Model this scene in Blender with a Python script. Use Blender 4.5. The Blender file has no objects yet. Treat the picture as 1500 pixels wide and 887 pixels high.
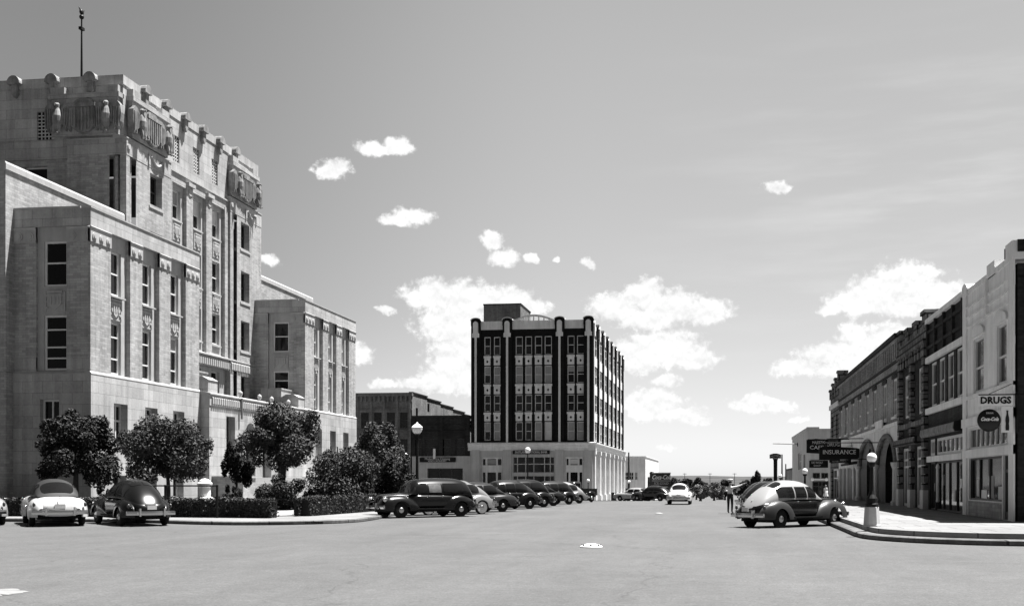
import bpy, bmesh, math, random
from mathutils import Vector, Matrix
random.seed(11)
R = math.radians
sc = bpy.context.scene
COL = sc.collection

# ------------------------------------------------------------------ camera, sky, sun, exposure
FPX, X0, Y0, EYE = 1600.0, 844.0, 704.0, 1.7
TH = math.atan(216 / 1600.0)
CT, ST = math.cos(TH), math.sin(TH)
cam = bpy.data.cameras.new('camera')
cam.sensor_width = 36.0
cam.lens = 36.0 * FPX / 1500.0
cam.shift_x = -(X0 - 750) / 1500.0
cam.shift_y = (Y0 - 443.5) / 1500.0
cam.clip_start = 0.1
cam.clip_end = 12000
co = bpy.data.objects.new('camera', cam)
COL.objects.link(co)
co.location = (0, 0, EYE)
co.rotation_euler = (R(90), 0, TH)
sc.camera = co

SUN = Vector((0.28, 0.17, 1.0)).normalized()
SUN_STRENGTH, SKY_STRENGTH, EXPOSURE = 5.0, 0.055, 1.7
sl = bpy.data.lights.new('sun', 'SUN')
sl.energy = SUN_STRENGTH
sl.angle = R(0.5)
sl.color = (1.0, 0.99, 0.98)
so = bpy.data.objects.new('sun', sl)
COL.objects.link(so)
so.rotation_euler = SUN.to_track_quat('Z', 'Y').to_euler()
so.location = (0, 0, 60)
sc.view_settings.view_transform = 'Standard'
sc.view_settings.look = 'None'
sc.view_settings.exposure = EXPOSURE
sc.view_settings.gamma = 1.0

def az_el(px, py):
    u = (px - X0) / FPX
    v = (Y0 - py) / FPX
    return math.atan(u) - TH, math.atan2(v, math.hypot(1, u))

CLOUDS = [
    (545, 217, 24, 11), (584, 215, 26, 13), (566, 220, 36, 9),
    (488, 246, 25, 14), (476, 251, 16, 8),
    (606, 317, 32, 14), (582, 323, 26, 9),
    (723, 355, 17, 15), (738, 378, 29, 15), (780, 380, 10, 7), (815, 379, 7, 5), (860, 388, 13, 8),
    (632, 432, 46, 22), (685, 438, 55, 26), (740, 444, 45, 24), (782, 450, 26, 15),
    (668, 474, 56, 38), (672, 522, 52, 46), (664, 552, 62, 24), (612, 562, 42, 10), (700, 560, 50, 25),
    (945, 432, 30, 26), (902, 452, 44, 20), (985, 447, 48, 28), (1034, 456, 42, 20), (945, 468, 48, 16),
    (970, 508, 66, 28), (935, 520, 50, 26), (1005, 524, 48, 15),
    (974, 556, 27, 11), (955, 590, 50, 24), (992, 606, 42, 14), (1018, 617, 30, 8), (948, 608, 26, 12),
    (975, 654, 19, 5), (1116, 592, 50, 13), (1106, 583, 24, 11), (1172, 613, 17, 6),
    (1330, 408, 50, 24), (1300, 425, 60, 28), (1258, 442, 45, 22), (1370, 430, 48, 26), (1226, 450, 24, 10), (1330, 448, 66, 16),
    (1252, 492, 28, 20), (1215, 515, 50, 20), (1168, 537, 40, 13), (1272, 518, 56, 32), (1304, 496, 36, 26), (1230, 540, 60, 14),
    (1137, 274, 21, 9), (531, 518, 18, 17), (394, 382, 18, 9), (565, 455, 16, 7), (560, 562, 22, 8), (1320, 560, 40, 10),
    # the rest of the sky, to the sides of the view
    (1650, 470, 90, 40), (1740, 520, 110, 36), (1900, 400, 80, 40), (-150, 480, 100, 40), (-320, 430, 110, 50), (-500, 540, 90, 30), (1560, 600, 60, 16),
]

def make_world():
    w = bpy.data.worlds.new('World')
    sc.world = w
    w.use_nodes = True
    nt = w.node_tree
    nt.nodes.clear()
    N, L = nt.nodes.new, nt.links.new
    def math_(op, a=None, b=None, c=None, clamp=False):
        n = N('ShaderNodeMath'); n.operation = op; n.use_clamp = clamp
        for i, q in enumerate((a, b, c)):
            if q is None: continue
            if isinstance(q, (int, float)): n.inputs[i].default_value = q
            else: L(q, n.inputs[i])
        return n.outputs[0]
    def vec(op, a, b=None):
        n = N('ShaderNodeVectorMath'); n.operation = op
        for i, q in enumerate((a, b)):
            if q is None: continue
            if isinstance(q, tuple): n.inputs[i].default_value = q
            else: L(q, n.inputs[i])
        return n.outputs['Value'] if op == 'LENGTH' else n.outputs[0]
    out = N('ShaderNodeOutputWorld')
    bg = N('ShaderNodeBackground')
    bg.inputs['Strength'].default_value = SKY_STRENGTH
    L(bg.outputs[0], out.inputs[0])
    sky = N('ShaderNodeTexSky')
    sky.sky_type = 'NISHITA'
    sky.sun_disc = False
    sky.sun_elevation = math.asin(SUN.z)
    sky.sun_rotation = math.atan2(SUN.x, SUN.y)
    sky.air_density = 1.0
    sky.dust_density = 1.2
    sky.ozone_density = 1.0
    # panchromatic film behind a light filter: weigh the channels into one grey
    sp = N('ShaderNodeSeparateColor'); L(sky.outputs[0], sp.inputs[0])
    r, g, b = sp.outputs
    grey = math_('ADD', math_('MULTIPLY', r, SKY_W[0]), math_('ADD', math_('MULTIPLY', g, SKY_W[1]), math_('MULTIPLY', b, SKY_W[2])))
    tc = N('ShaderNodeTexCoord')
    sx = N('ShaderNodeSeparateXYZ'); L(tc.outputs['Generated'], sx.inputs[0])
    az = math_('ARCTAN2', sx.outputs[0], sx.outputs[1])
    el = math_('ARCSINE', sx.outputs[2])
    cx = N('ShaderNodeCombineXYZ'); L(az, cx.inputs[0]); L(el, cx.inputs[1])
    P = cx.outputs[0]
    nz = N('ShaderNodeTexNoise'); nz.inputs['Scale'].default_value = 30; nz.inputs['Detail'].default_value = 3
    L(P, nz.inputs['Vector'])
    warp = vec('MULTIPLY', vec('SUBTRACT', nz.outputs['Color'], (.5, .5, .5)), (.020, .014, 0))
    nz2 = N('ShaderNodeTexNoise'); nz2.inputs['Scale'].default_value = 120; nz2.inputs['Detail'].default_value = 4
    L(P, nz2.inputs['Vector'])
    warp2 = vec('MULTIPLY', vec('SUBTRACT', nz2.outputs['Color'], (.5, .5, .5)), (.008, .007, 0))
    PW = vec('ADD', vec('ADD', P, warp), warp2)
    best = None
    for (px, py, rx, ry) in CLOUDS:
        a, e = az_el(px, py)
        q = vec('LENGTH', vec('MULTIPLY', vec('SUBTRACT', PW, (a, e, 0)), (FPX / rx / 1.0, FPX / ry / 1.0, 0)))
        best = q if best is None else math_('MINIMUM', best, q)
    nf = N('ShaderNodeTexNoise'); nf.inputs['Scale'].default_value = 85; nf.inputs['Detail'].default_value = 9; nf.inputs['Roughness'].default_value = .66
    L(P, nf.inputs['Vector'])
    me_ = N('ShaderNodeMapRange'); me_.interpolation_type = 'SMOOTHSTEP'
    me_.inputs['From Min'].default_value = .35; me_.inputs['From Max'].default_value = .95; me_.inputs['To Min'].default_value = .35; me_.inputs['To Max'].default_value = 1.8
    L(best, me_.inputs['Value'])
    dens = math_('ADD', math_('SUBTRACT', 1.0, best), math_('MULTIPLY', math_('SUBTRACT', nf.outputs[0], .5), me_.outputs[0]))
    mr = N('ShaderNodeMapRange'); mr.interpolation_type = 'SMOOTHSTEP'
    mr.inputs['From Min'].default_value = -.14; mr.inputs['From Max'].default_value = .44
    L(dens, mr.inputs['Value'])
    # thin high streaks
    wm = vec('MULTIPLY', P, (5.0, 34.0, 0))
    nw = N('ShaderNodeTexNoise'); nw.inputs['Scale'].default_value = 1.0; nw.inputs['Detail'].default_value = 6; nw.inputs['Roughness'].default_value = .55
    L(wm, nw.inputs['Vector'])
    mw = N('ShaderNodeMapRange'); mw.interpolation_type = 'SMOOTHSTEP'
    mw.inputs['From Min'].default_value = .42; mw.inputs['From Max'].default_value = .76; mw.inputs['To Max'].default_value = .5
    L(nw.outputs[0], mw.inputs['Value'])
    eb = N('ShaderNodeMapRange'); eb.inputs['From Min'].default_value = R(23); eb.inputs['From Max'].default_value = R(14)
    L(el, eb.inputs['Value'])
    ab = N('ShaderNodeMapRange'); ab.inputs['From Min'].default_value = R(-6); ab.inputs['From Max'].default_value = R(9)
    L(az, ab.inputs['Value'])
    wis = math_('MULTIPLY', math_('MULTIPLY', mw.outputs[0], eb.outputs[0]), ab.outputs[0])
    # the sky is paler towards the horizon; unseen south and zenith dimmed to deepen shade
    grey = math_('MULTIPLY', math_('POWER', grey, .6), 1.88)
    grey = math_('MULTIPLY', grey, math_('ADD', 1.0, math_('MULTIPLY', math_('POWER', 2.718, math_('MULTIPLY', math_('ABSOLUTE', el), -22.0)), .55)))
    mz = N('ShaderNodeMapRange'); mz.interpolation_type = 'SMOOTHSTEP'
    mz.inputs['From Min'].default_value = R(18); mz.inputs['From Max'].default_value = R(60); mz.inputs['To Min'].default_value = 1; mz.inputs['To Max'].default_value = .4
    L(el, mz.inputs['Value']); grey = math_('MULTIPLY', grey, mz.outputs[0])
    ma = N('ShaderNodeMapRange'); ma.interpolation_type = 'SMOOTHSTEP'
    ma.inputs['From Min'].default_value = R(-34); ma.inputs['From Max'].default_value = R(-6); ma.inputs['To Min'].default_value = .58; ma.inputs['To Max'].default_value = 1
    L(az, ma.inputs['Value'])
    # the bluer, deeper western sky fades into the haze near the horizon
    mh = N('ShaderNodeMapRange'); mh.inputs['From Min'].default_value = R(1); mh.inputs['From Max'].default_value = R(9); mh.inputs['To Min'].default_value = .35; mh.inputs['To Max'].default_value = 1
    L(el, mh.inputs['Value'])
    grey = math_('MULTIPLY', grey, math_('SUBTRACT', 1.0, math_('MULTIPLY', math_('SUBTRACT', 1.0, ma.outputs[0]), mh.outputs[0])))
    ms = N('ShaderNodeMapRange'); ms.interpolation_type = 'SMOOTHSTEP'
    ms.inputs['From Min'].default_value = -.5; ms.inputs['From Max'].default_value = .35; ms.inputs['To Min'].default_value = .30
    L(sx.outputs[1], ms.inputs['Value'])
    grey = math_('MULTIPLY', grey, ms.outputs[0])
    def mix(fac, a, b):
        n = N('ShaderNodeMix'); n.data_type = 'FLOAT'
        L(fac, n.inputs[0]); 
        for i, q in ((2, a), (3, b)):
            if isinstance(q, (int, float)): n.inputs[i].default_value = q
            else: L(q, n.inputs[i])
        return n.outputs[0]
    c1 = mix(wis, grey, CLOUD * .86)
    # cloud bodies: brilliant tops, greyer folds and bases
    nb = N('ShaderNodeTexNoise'); nb.inputs['Scale'].default_value = 85; nb.inputs['Detail'].default_value = 6; nb.inputs['Roughness'].default_value = .6
    L(vec('ADD', P, (0.0, .0045, 0.0)), nb.inputs['Vector'])
    relief = math_('SUBTRACT', nf.outputs[0], nb.outputs[0])
    shade = math_('ADD', CLOUD * .86, math_('ADD', math_('MULTIPLY', nz.outputs['Fac'], CLOUD * .34), math_('MULTIPLY', relief, CLOUD * .55)))
    c2 = mix(mr.outputs[0], c1, shade)
    cc = N('ShaderNodeCombineColor')
    for i in range(3): L(c2, cc.inputs[i])
    L(cc.outputs[0], bg.inputs['Color'])

SKY_W = (0.55, 0.25, 0.03)
CLOUD = 5.5
make_world()

# ------------------------------------------------------------------ helpers
def gz(y):
    """height of the street: level near the camera, falling away past the courthouse"""
    if y < 70: return 0.0
    if y < 142: return -0.0002 * (y - 70) ** 2
    if y < 320: return -1.037 - 0.015 * (y - 142)
    return -3.7 - 0.004 * (y - 320)

def on_ground(px, py, z=0.0):
    d = (EYE - z) * FPX / (py - Y0); u = (px - X0) / FPX
    return d * (u * CT - ST), d * (u * ST + CT)
def yz_on_x(px, py, X):
    u = (px - X0) / FPX; d = X / (u * CT - ST)
    return d * (u * ST + CT), (Y0 - py) * d / FPX + EYE
def xz_on_y(px, py, Y):
    u = (px - X0) / FPX; d = Y / (u * ST + CT)
    return d * (u * CT - ST), (Y0 - py) * d / FPX + EYE

ORG = {}
def tag(o, label=None, cat=None, group=None, kind=None):
    for k, v in (('label', label), ('category', cat), ('group', group), ('kind', kind)):
        if v: o[k] = v
    return o
def thing(name, label, cat, loc=(0, 0, 0), rz=0.0, group=None):
    o = bpy.data.objects.new(name, None)
    o.empty_display_size = .3
    COL.objects.link(o)
    o.location = loc
    o.rotation_euler = (0, 0, rz)
    ORG[o.name] = Vector(loc)
    return tag(o, label, cat, group)
def copy_tree(o, parent=None):
    c = o.copy(); COL.objects.link(c)
    if parent: c.parent = parent
    for ch in list(o.children): copy_tree(ch, c)
    return c

class Frame:
    """a facade: a runs along it, n out of it, z up"""
    def __init__(s, O, A, N): s.O, s.A, s.N = Vector(O), Vector(A), Vector(N)
    def p(s, a, n, z): return s.O + s.A * a + s.N * n + Vector((0, 0, z))
def east(X): return Frame((X, 0, 0), (0, 1, 0), (1, 0, 0))
def west(X): return Frame((X, 0, 0), (0, 1, 0), (-1, 0, 0))
def south(Y): return Frame((0, Y, 0), (1, 0, 0), (0, -1, 0))

class MB:
    def __init__(s): s.v, s.f = [], []
    def add(s, vs, fs):
        k = len(s.v); s.v += [Vector(q) for q in vs]
        s.f += [tuple(i + k for i in f) for f in fs]
        return s
    def box(s, x0, x1, y0, y1, z0, z1):
        return s.add([(x0, y0, z0), (x1, y0, z0), (x1, y1, z0), (x0, y1, z0), (x0, y0, z1), (x1, y0, z1), (x1, y1, z1), (x0, y1, z1)],
              [(0, 3, 2, 1), (4, 5, 6, 7), (0, 1, 5, 4), (1, 2, 6, 5), (2, 3, 7, 6), (3, 0, 4, 7)])
    def fb(s, F, a0, a1, z0, z1, n0, n1):
        q = [F.p(a, n, z) for z in (z0, z1) for (a, n) in ((a0, n0), (a1, n0), (a1, n1), (a0, n1))]
        return s.add(q, [(0, 3, 2, 1), (4, 5, 6, 7), (0, 1, 5, 4), (1, 2, 6, 5), (2, 3, 7, 6), (3, 0, 4, 7)])
    def wall(s, F, a0, a1, z0, z1, holes, n=0.0, depth=.3):
        hs = [(max(h[0], a0), min(h[1], a1), max(h[2], z0), min(h[3], z1)) for h in holes]
        hs = [h for h in hs if h[1] > h[0] and h[3] > h[2]]
        aa = sorted({a0, a1, *[h[0] for h in hs], *[h[1] for h in hs]})
        zz = sorted({z0, z1, *[h[2] for h in hs], *[h[3] for h in hs]})
        idx = {}
        def vi(i, j):
            if (i, j) not in idx:
                idx[(i, j)] = len(s.v); s.v.append(F.p(aa[i], n, zz[j]))
            return idx[(i, j)]
        for i in range(len(aa) - 1):
            for j in range(len(zz) - 1):
                ca, cz = (aa[i] + aa[i + 1]) / 2, (zz[j] + zz[j + 1]) / 2
                if any(h[0] < ca < h[1] and h[2] < cz < h[3] for h in hs): continue
                s.f.append((vi(i, j), vi(i + 1, j), vi(i + 1, j + 1), vi(i, j + 1)))
        for h in hs:
            i0, i1, j0, j1 = aa.index(h[0]), aa.index(h[1]), zz.index(h[2]), zz.index(h[3])
            k = len(s.v)
            s.v += [F.p(h[0], n - depth, h[2]), F.p(h[1], n - depth, h[2]), F.p(h[1], n - depth, h[3]), F.p(h[0], n - depth, h[3])]
            fr = [vi(i0, j0), vi(i1, j0), vi(i1, j1), vi(i0, j1)]
            for q in range(4):
                s.f.append((fr[q], fr[(q + 1) % 4], k + (q + 1) % 4, k + q))
        return s
    def prism(s, F, poly, n0, n1):
        m = len(poly)
        vs = [F.p(a, n0, z) for a, z in poly] + [F.p(a, n1, z) for a, z in poly]
        fs = [tuple(range(m)), tuple(range(2 * m - 1, m - 1, -1))]
        fs += [(i, i + m, (i + 1) % m + m, (i + 1) % m) for i in range(m)]
        return s.add(vs, fs)
    def profile(s, F, prof, a0, a1):
        """a moulding: profile points (n, z) run from a0 to a1"""
        m = len(prof)
        vs = [F.p(a0, n, z) for n, z in prof] + [F.p(a1, n, z) for n, z in prof]
        fs = [tuple(range(m)), tuple(range(2 * m - 1, m - 1, -1))]
        fs += [(i, i + m, (i + 1) % m + m, (i + 1) % m) for i in range(m)]
        return s.add(vs, fs)
    def grid(s, rows, wrap=False):
        k = len(s.v); m = len(rows[0])
        for r in rows: s.v += [Vector(q) for q in r]
        for i in range(len(rows) - 1):
            for j in range(m if wrap else m - 1):
                s.f.append((k + i * m + j, k + i * m + (j + 1) % m, k + (i + 1) * m + (j + 1) % m, k + (i + 1) * m + j))
        return s
    def lathe(s, prof, c=(0, 0, 0), seg=20):
        rows = []
        for r, z in prof:
            rows.append([(c[0] + r * math.cos(2 * math.pi * j / seg), c[1] + r * math.sin(2 * math.pi * j / seg), c[2] + z) for j in range(seg)])
        k = len(s.v)
        s.grid(rows, True)
        if prof[0][0] > 1e-4: s.f.append(tuple(k + j for j in range(seg)))
        if prof[-1][0] > 1e-4: s.f.append(tuple(k + (len(prof) - 1) * seg + j for j in range(seg)))
        return s
    def tube(s, pts, r, seg=8, cap=True):
        pts = [Vector(p) for p in pts]
        rs = r if isinstance(r, (list, tuple)) else [r] * len(pts)
        rows = []
        for i, p in enumerate(pts):
            t = (pts[min(i + 1, len(pts) - 1)] - pts[max(i - 1, 0)]).normalized()
            ref = Vector((0, 0, 1)) if abs(t.z) < .9 else Vector((1, 0, 0))
            a = t.cross(ref).normalized(); b = t.cross(a)
            rows.append([p + (a * math.cos(2 * math.pi * j / seg) + b * math.sin(2 * math.pi * j / seg)) * rs[i] for j in range(seg)])
        k = len(s.v)
        s.grid(rows, True)
        if cap:
            s.f.append(tuple(k + j for j in range(seg)))
            s.f.append(tuple(k + (len(pts) - 1) * seg + j for j in range(seg)))
        return s
    def disc(s, F, a, z, r, n0, n1, seg=18):
        return s.prism(F, [(a + r * math.cos(2 * math.pi * j / seg), z + r * math.sin(2 * math.pi * j / seg)) for j in range(seg)], n0, n1)
    def ell(s, c, r, rot=0.0, seg=14, rings=9, tilt=0.0):
        M = Matrix.Rotation(rot, 3, 'Z') @ Matrix.Rotation(tilt, 3, 'Y')
        rows = []
        for i in range(rings + 1):
            ph = math.pi * i / rings
            rows.append([Vector(c) + M @ Vector((r[0] * math.sin(ph) * math.cos(2 * math.pi * j / seg), r[1] * math.sin(ph) * math.sin(2 * math.pi * j / seg), r[2] * math.cos(ph))) for j in range(seg)])
        return s.grid(rows, True)
    def build(s, name, m, parent=None, smooth=False, local=False):
        me = bpy.data.meshes.new(name)
        off = Vector((0, 0, 0))
        if parent is not None and not local: off = ORG.get(parent.name, off)
        me.from_pydata([tuple(q - off) for q in s.v], [], s.f)
        bm = bmesh.new(); bm.from_mesh(me)
        bmesh.ops.remove_doubles(bm, verts=bm.verts, dist=1e-5)
        bmesh.ops.recalc_face_normals(bm, faces=bm.faces)
        bm.to_mesh(me); bm.free()
        me.validate()
        if smooth: me.polygons.foreach_set('use_smooth', [True] * len(me.polygons))
        if m is not None: me.materials.append(m)
        o = bpy.data.objects.new(name, me)
        COL.objects.link(o)
        if parent is not None:
            o.parent = parent
            ORG[o.name] = off
        return o

def lettering(text, size, mat, parent, loc, rot=(R(90), 0, 0), shear=0.0, align='CENTER', name='lettering', bold=0.0, stretch=1.0):
    cu = bpy.data.curves.new(name, 'FONT')
    cu.body = text; cu.size = size; cu.shear = shear; cu.extrude = .006; cu.offset = bold
    cu.align_x = align; cu.align_y = 'CENTER'; cu.resolution_u = 2
    t = bpy.data.objects.new(name, cu); COL.objects.link(t)
    dg = bpy.context.evaluated_depsgraph_get()
    me = bpy.data.meshes.new_from_object(t.evaluated_get(dg))
    bpy.data.objects.remove(t)
    off = ORG.get(parent.name, Vector((0, 0, 0)))
    me.transform(Matrix.Translation(Vector(loc) - off) @ Matrix.Rotation(rot[2], 4, 'Z') @ Matrix.Rotation(rot[0], 4, 'X') @ Matrix.Diagonal((stretch, 1, 1, 1)))
    me.materials.clear(); me.materials.append(mat)
    o = bpy.data.objects.new(name, me); COL.objects.link(o); o.parent = parent
    return o

# ------------------------------------------------------------------ materials (all grey: the photograph is black and white)
def base_mat(name, rough):
    m = bpy.data.materials.new(name); m.use_nodes = True
    nt = m.node_tree
    b = nt.nodes['Principled BSDF']
    b.inputs['Roughness'].default_value = rough
    return m, nt, b
def ramp_between(nt, fac, lo, hi, f0=.3, f1=.7):
    n = nt.nodes.new('ShaderNodeMapRange')
    n.inputs['From Min'].default_value = f0; n.inputs['From Max'].default_value = f1
    n.inputs['To Min'].default_value = lo; n.inputs['To Max'].default_value = hi
    nt.links.new(fac, n.inputs['Value'])
    return n.outputs[0]
def to_col(nt, val, sock):
    c = nt.nodes.new('ShaderNodeCombineColor')
    for i in range(3): nt.links.new(val, c.inputs[i])
    nt.links.new(c.outputs[0], sock)
def mul(nt, a, b, op='MULTIPLY'):
    n = nt.nodes.new('ShaderNodeMath'); n.operation = op
    for i, q in enumerate((a, b)):
        if isinstance(q, (int, float)): n.inputs[i].default_value = q
        else: nt.links.new(q, n.inputs[i])
    return n.outputs[0]
def noise(nt, vec, scale, detail=4, rough=.6):
    n = nt.nodes.new('ShaderNodeTexNoise'); n.inputs['Scale'].default_value = scale; n.inputs['Detail'].default_value = detail
    n.inputs['Roughness'].default_value = rough
    nt.links.new(vec, n.inputs['Vector'])
    return n.outputs[0]
def bump(nt, b, h, strength, dist=.02):
    n = nt.nodes.new('ShaderNodeBump'); n.inputs['Strength'].default_value = strength; n.inputs['Distance'].default_value = dist
    nt.links.new(h, n.inputs['Height']); nt.links.new(n.outputs[0], b.inputs['Normal'])

def plain(name, col, rough=.75, var=.18, scale=1.2, metal=0.0, coat=0.0, bmp=0.0, streak=0.0, spec=None):
    m, nt, b = base_mat(name, rough)
    tc = nt.nodes.new('ShaderNodeTexCoord')
    v = ramp_between(nt, noise(nt, tc.outputs['Object'], scale), col * (1 - var), col * (1 + var))
    fine = noise(nt, tc.outputs['Object'], scale * 14, 3)
    v = mul(nt, v, ramp_between(nt, fine, 1 - var * .5, 1 + var * .5))
    if streak:
        mp = nt.nodes.new('ShaderNodeMapping'); mp.inputs['Scale'].default_value = (2.2, 2.2, .16)
        nt.links.new(tc.outputs['Object'], mp.inputs[0])
        v = mul(nt, v, ramp_between(nt, noise(nt, mp.outputs[0], 1.3, 5), 1 - streak, 1.0, .38, .6))
    to_col(nt, v, b.inputs['Base Color'])
    b.inputs['Metallic'].default_value = metal
    b.inputs['Coat Weight'].default_value = coat
    b.inputs['Coat Roughness'].default_value = .06
    b.inputs['Specular IOR Level'].default_value = spec if spec is not None else (.5 if rough < .5 else .2)
    if bmp: bump(nt, b, fine, bmp)
    return m
def bricks(name, c1, c2, mortar, bw, bh, ms, rough=.85, streak=.25, bmp=.4, patch=.15, floor=False):
    m, nt, b = base_mat(name, rough)
    tc = nt.nodes.new('ShaderNodeTexCoord')
    s = nt.nodes.new('ShaderNodeSeparateXYZ'); nt.links.new(tc.outputs['Object'], s.inputs[0])
    cb = nt.nodes.new('ShaderNodeCombineXYZ')
    if floor: nt.links.new(s.outputs[0], cb.inputs[0]); nt.links.new(s.outputs[1], cb.inputs[1])
    else: nt.links.new(mul(nt, s.outputs[0], s.outputs[1], 'ADD'), cb.inputs[0]); nt.links.new(s.outputs[2], cb.inputs[1])
    b.inputs['Specular IOR Level'].default_value = .12
    br = nt.nodes.new('ShaderNodeTexBrick')
    nt.links.new(cb.outputs[0], br.inputs['Vector'])
    for k, q in (('Color1', c1), ('Color2', c2), ('Mortar', mortar)): br.inputs[k].default_value = (q, q, q, 1)
    br.inputs['Scale'].default_value = 1.0; br.inputs['Mortar Size'].default_value = ms
    br.inputs['Brick Width'].default_value = bw; br.inputs['Row Height'].default_value = bh
    br.inputs['Bias'].default_value = 0.0
    sp = nt.nodes.new('ShaderNodeSeparateColor'); nt.links.new(br.outputs['Color'], sp.inputs[0])
    v = mul(nt, sp.outputs[0], ramp_between(nt, noise(nt, tc.outputs['Object'], .45, 6), 1 - patch, 1 + patch))
    v = mul(nt, v, ramp_between(nt, noise(nt, tc.outputs['Object'], 9, 3), 1 - patch * .6, 1 + patch * .6))
    if streak:
        mp = nt.nodes.new('ShaderNodeMapping'); mp.inputs['Scale'].default_value = (1.6, 1.6, .12)
        nt.links.new(tc.outputs['Object'], mp.inputs[0])
        v = mul(nt, v, ramp_between(nt, noise(nt, mp.outputs[0], 1.5, 6), 1 - streak, 1.03, .36, .6))
    to_col(nt, v, b.inputs['Base Color'])
    if bmp: bump(nt, b, mul(nt, 1.0, br.outputs['Fac'], 'SUBTRACT'), bmp, .015)
    return m
def road_mat():
    m, nt, b = base_mat('asphalt', .85)
    tc = nt.nodes.new('ShaderNodeTexCoord'); V = tc.outputs['Object']
    v = ramp_between(nt, noise(nt, V, .16, 5), ROAD * .92, ROAD * 1.08)
    mp = nt.nodes.new('ShaderNodeMapping'); mp.inputs['Scale'].default_value = (.10, 1.1, 1); nt.links.new(V, mp.inputs[0])
    mp.inputs['Rotation'].default_value = (0, 0, R(6))
    v = mul(nt, v, ramp_between(nt, noise(nt, mp.outputs[0], 1.2, 7, .75), .92, 1.07))
    mp2 = nt.nodes.new('ShaderNodeMapping'); mp2.inputs['Scale'].default_value = (1.0, .05, 1); nt.links.new(V, mp2.inputs[0])
    v = mul(nt, v, ramp_between(nt, noise(nt, mp2.outputs[0], .9, 4), .92, 1.05))
    v = mul(nt, v, ramp_between(nt, noise(nt, V, 6.5, 6, .78), .72, 1.24))
    v = mul(nt, v, ramp_between(nt, noise(nt, V, 1.3, 8, .8), .86, 1.10))
    v = mul(nt, v, ramp_between(nt, noise(nt, V, 26, 3), .70, 1.30))
    mp3 = nt.nodes.new('ShaderNodeMapping'); mp3.inputs['Scale'].default_value = (.35, .12, 1); mp3.inputs['Location'].default_value = (3.1, 1.7, 0); nt.links.new(V, mp3.inputs[0])
    v = mul(nt, v, ramp_between(nt, noise(nt, mp3.outputs[0], 1.0, 8, .74), .84, 1.07, .34, .6))
    # dark oil drips and pale scuffs
    sp = noise(nt, V, 7.0, 2)
    v = mul(nt, v, ramp_between(nt, sp, 1.0, .62, .68, .76))
    v = mul(nt, v, ramp_between(nt, noise(nt, V, 5.0, 1), 1.0, 1.35, .76, .80))
    # a few tar-filled cracks
    vo = nt.nodes.new('ShaderNodeTexVoronoi'); vo.feature = 'DISTANCE_TO_EDGE'; vo.inputs['Scale'].default_value = .11
    nd = nt.nodes.new('ShaderNodeTexNoise'); nd.inputs['Scale'].default_value = .9; nd.inputs['Detail'].default_value = 5; nt.links.new(V, nd.inputs['Vector'])
    vm = nt.nodes.new('ShaderNodeVectorMath'); vm.operation = 'MULTIPLY_ADD'; vm.inputs[1].default_value = (1.6, 1.6, 0)
    nt.links.new(nd.outputs['Color'], vm.inputs[0]); nt.links.new(V, vm.inputs[2]); nt.links.new(vm.outputs[0], vo.inputs['Vector'])
    crack = ramp_between(nt, vo.outputs['Distance'], .72, 1.0, .0008, .004)
    v = mul(nt, v, crack)
    to_col(nt, v, b.inputs['Base Color'])
    bump(nt, b, noise(nt, V, 60, 2), .25, .01)
    return m
def leaf_mat(name, lo, hi, rough=.6):
    m, nt, b = base_mat(name, rough)
    tc = nt.nodes.new('ShaderNodeTexCoord')
    v = ramp_between(nt, noise(nt, tc.outputs['Object'], 2.2, 3), lo, hi)
    gi = nt.nodes.new('ShaderNodeNewGeometry')
    b.inputs['Specular IOR Level'].default_value = .2
    v = mul(nt, v, ramp_between(nt, gi.outputs['Random Per Island'], .6, 1.4, 0, 1))
    to_col(nt, v, b.inputs['Base Color'])
    return m

ROAD = .069
M = {}
M['road'] = road_mat()
M['concrete'] = plain('concrete', .26, .85, .10, .5, bmp=.1, streak=0)
M['slabs'] = bricks('pavement_slabs', .165, .20, .075, 1.5, 1.5, .02, streak=0, patch=.14, floor=True)
M['kerb'] = bricks('kerb_concrete', .10, .15, .04, 2.4, 4.0, .03, streak=.3, patch=.3)
M['lawn'] = plain('lawn_grass', .05, .9, .35, 2.5)
M['dirt'] = plain('dry_ground', .09, .95, .3, .05)
M['hill'] = plain('scrub_hillside', .045, .95, .35, .02)
M['ashlar'] = bricks('limestone_ashlar', .33, .43, .24, 1.15, .62, .012, streak=.20, patch=.16)
M['tanbrick'] = bricks('buff_brick', .285, .41, .27, .42, .135, .008, streak=.20, patch=.16)
M['trim'] = plain('carved_limestone', .38, .8, .10, 1.5, streak=.12)
M['carved_shade'] = plain('shaded_stained_stone', .25, .85, .3, 2.2, streak=.35)  # colour darkened for the deep shadow in the carving, with stain streaks
M['darkstone'] = plain('bronze_panel', .10, .6, .2, 2)
M['frame'] = plain('painted_window_frame', .62, .5, .06, 2)
M['frame_dark'] = plain('dark_window_frame', .06, .5, .1, 2)
M['glass'] = plain('window_glass', .006, .06, .2, .6, spec=.3)
M['blind'] = plain('window_blind', .6, .8, .08, 1)
M['blind_grey'] = plain('window_blind_grey', .3, .8, .1, 1)
M['awning'] = plain('weathered_canvas', .22, .9, .35, 3, streak=.2)
M['roof'] = plain('tar_roof', .05, .9, .2, 1)
M['redbrick'] = bricks('dark_brick', .008, .013, .016, .30, .10, .010, streak=.0, patch=.3)
M['terra'] = plain('glazed_terracotta', .72, .5, .08, 1.2, streak=.15)
M['brownbrick'] = bricks('brown_brick', .15, .22, .14, .30, .10, .010, patch=.3)
M['greybrick'] = bricks('grey_side_brick', .16, .22, .15, .4, .14, .012, patch=.3)
M['arcbrick'] = bricks('worn_brown_brick', .24, .34, .22, .30, .10, .010, patch=.3)
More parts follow.
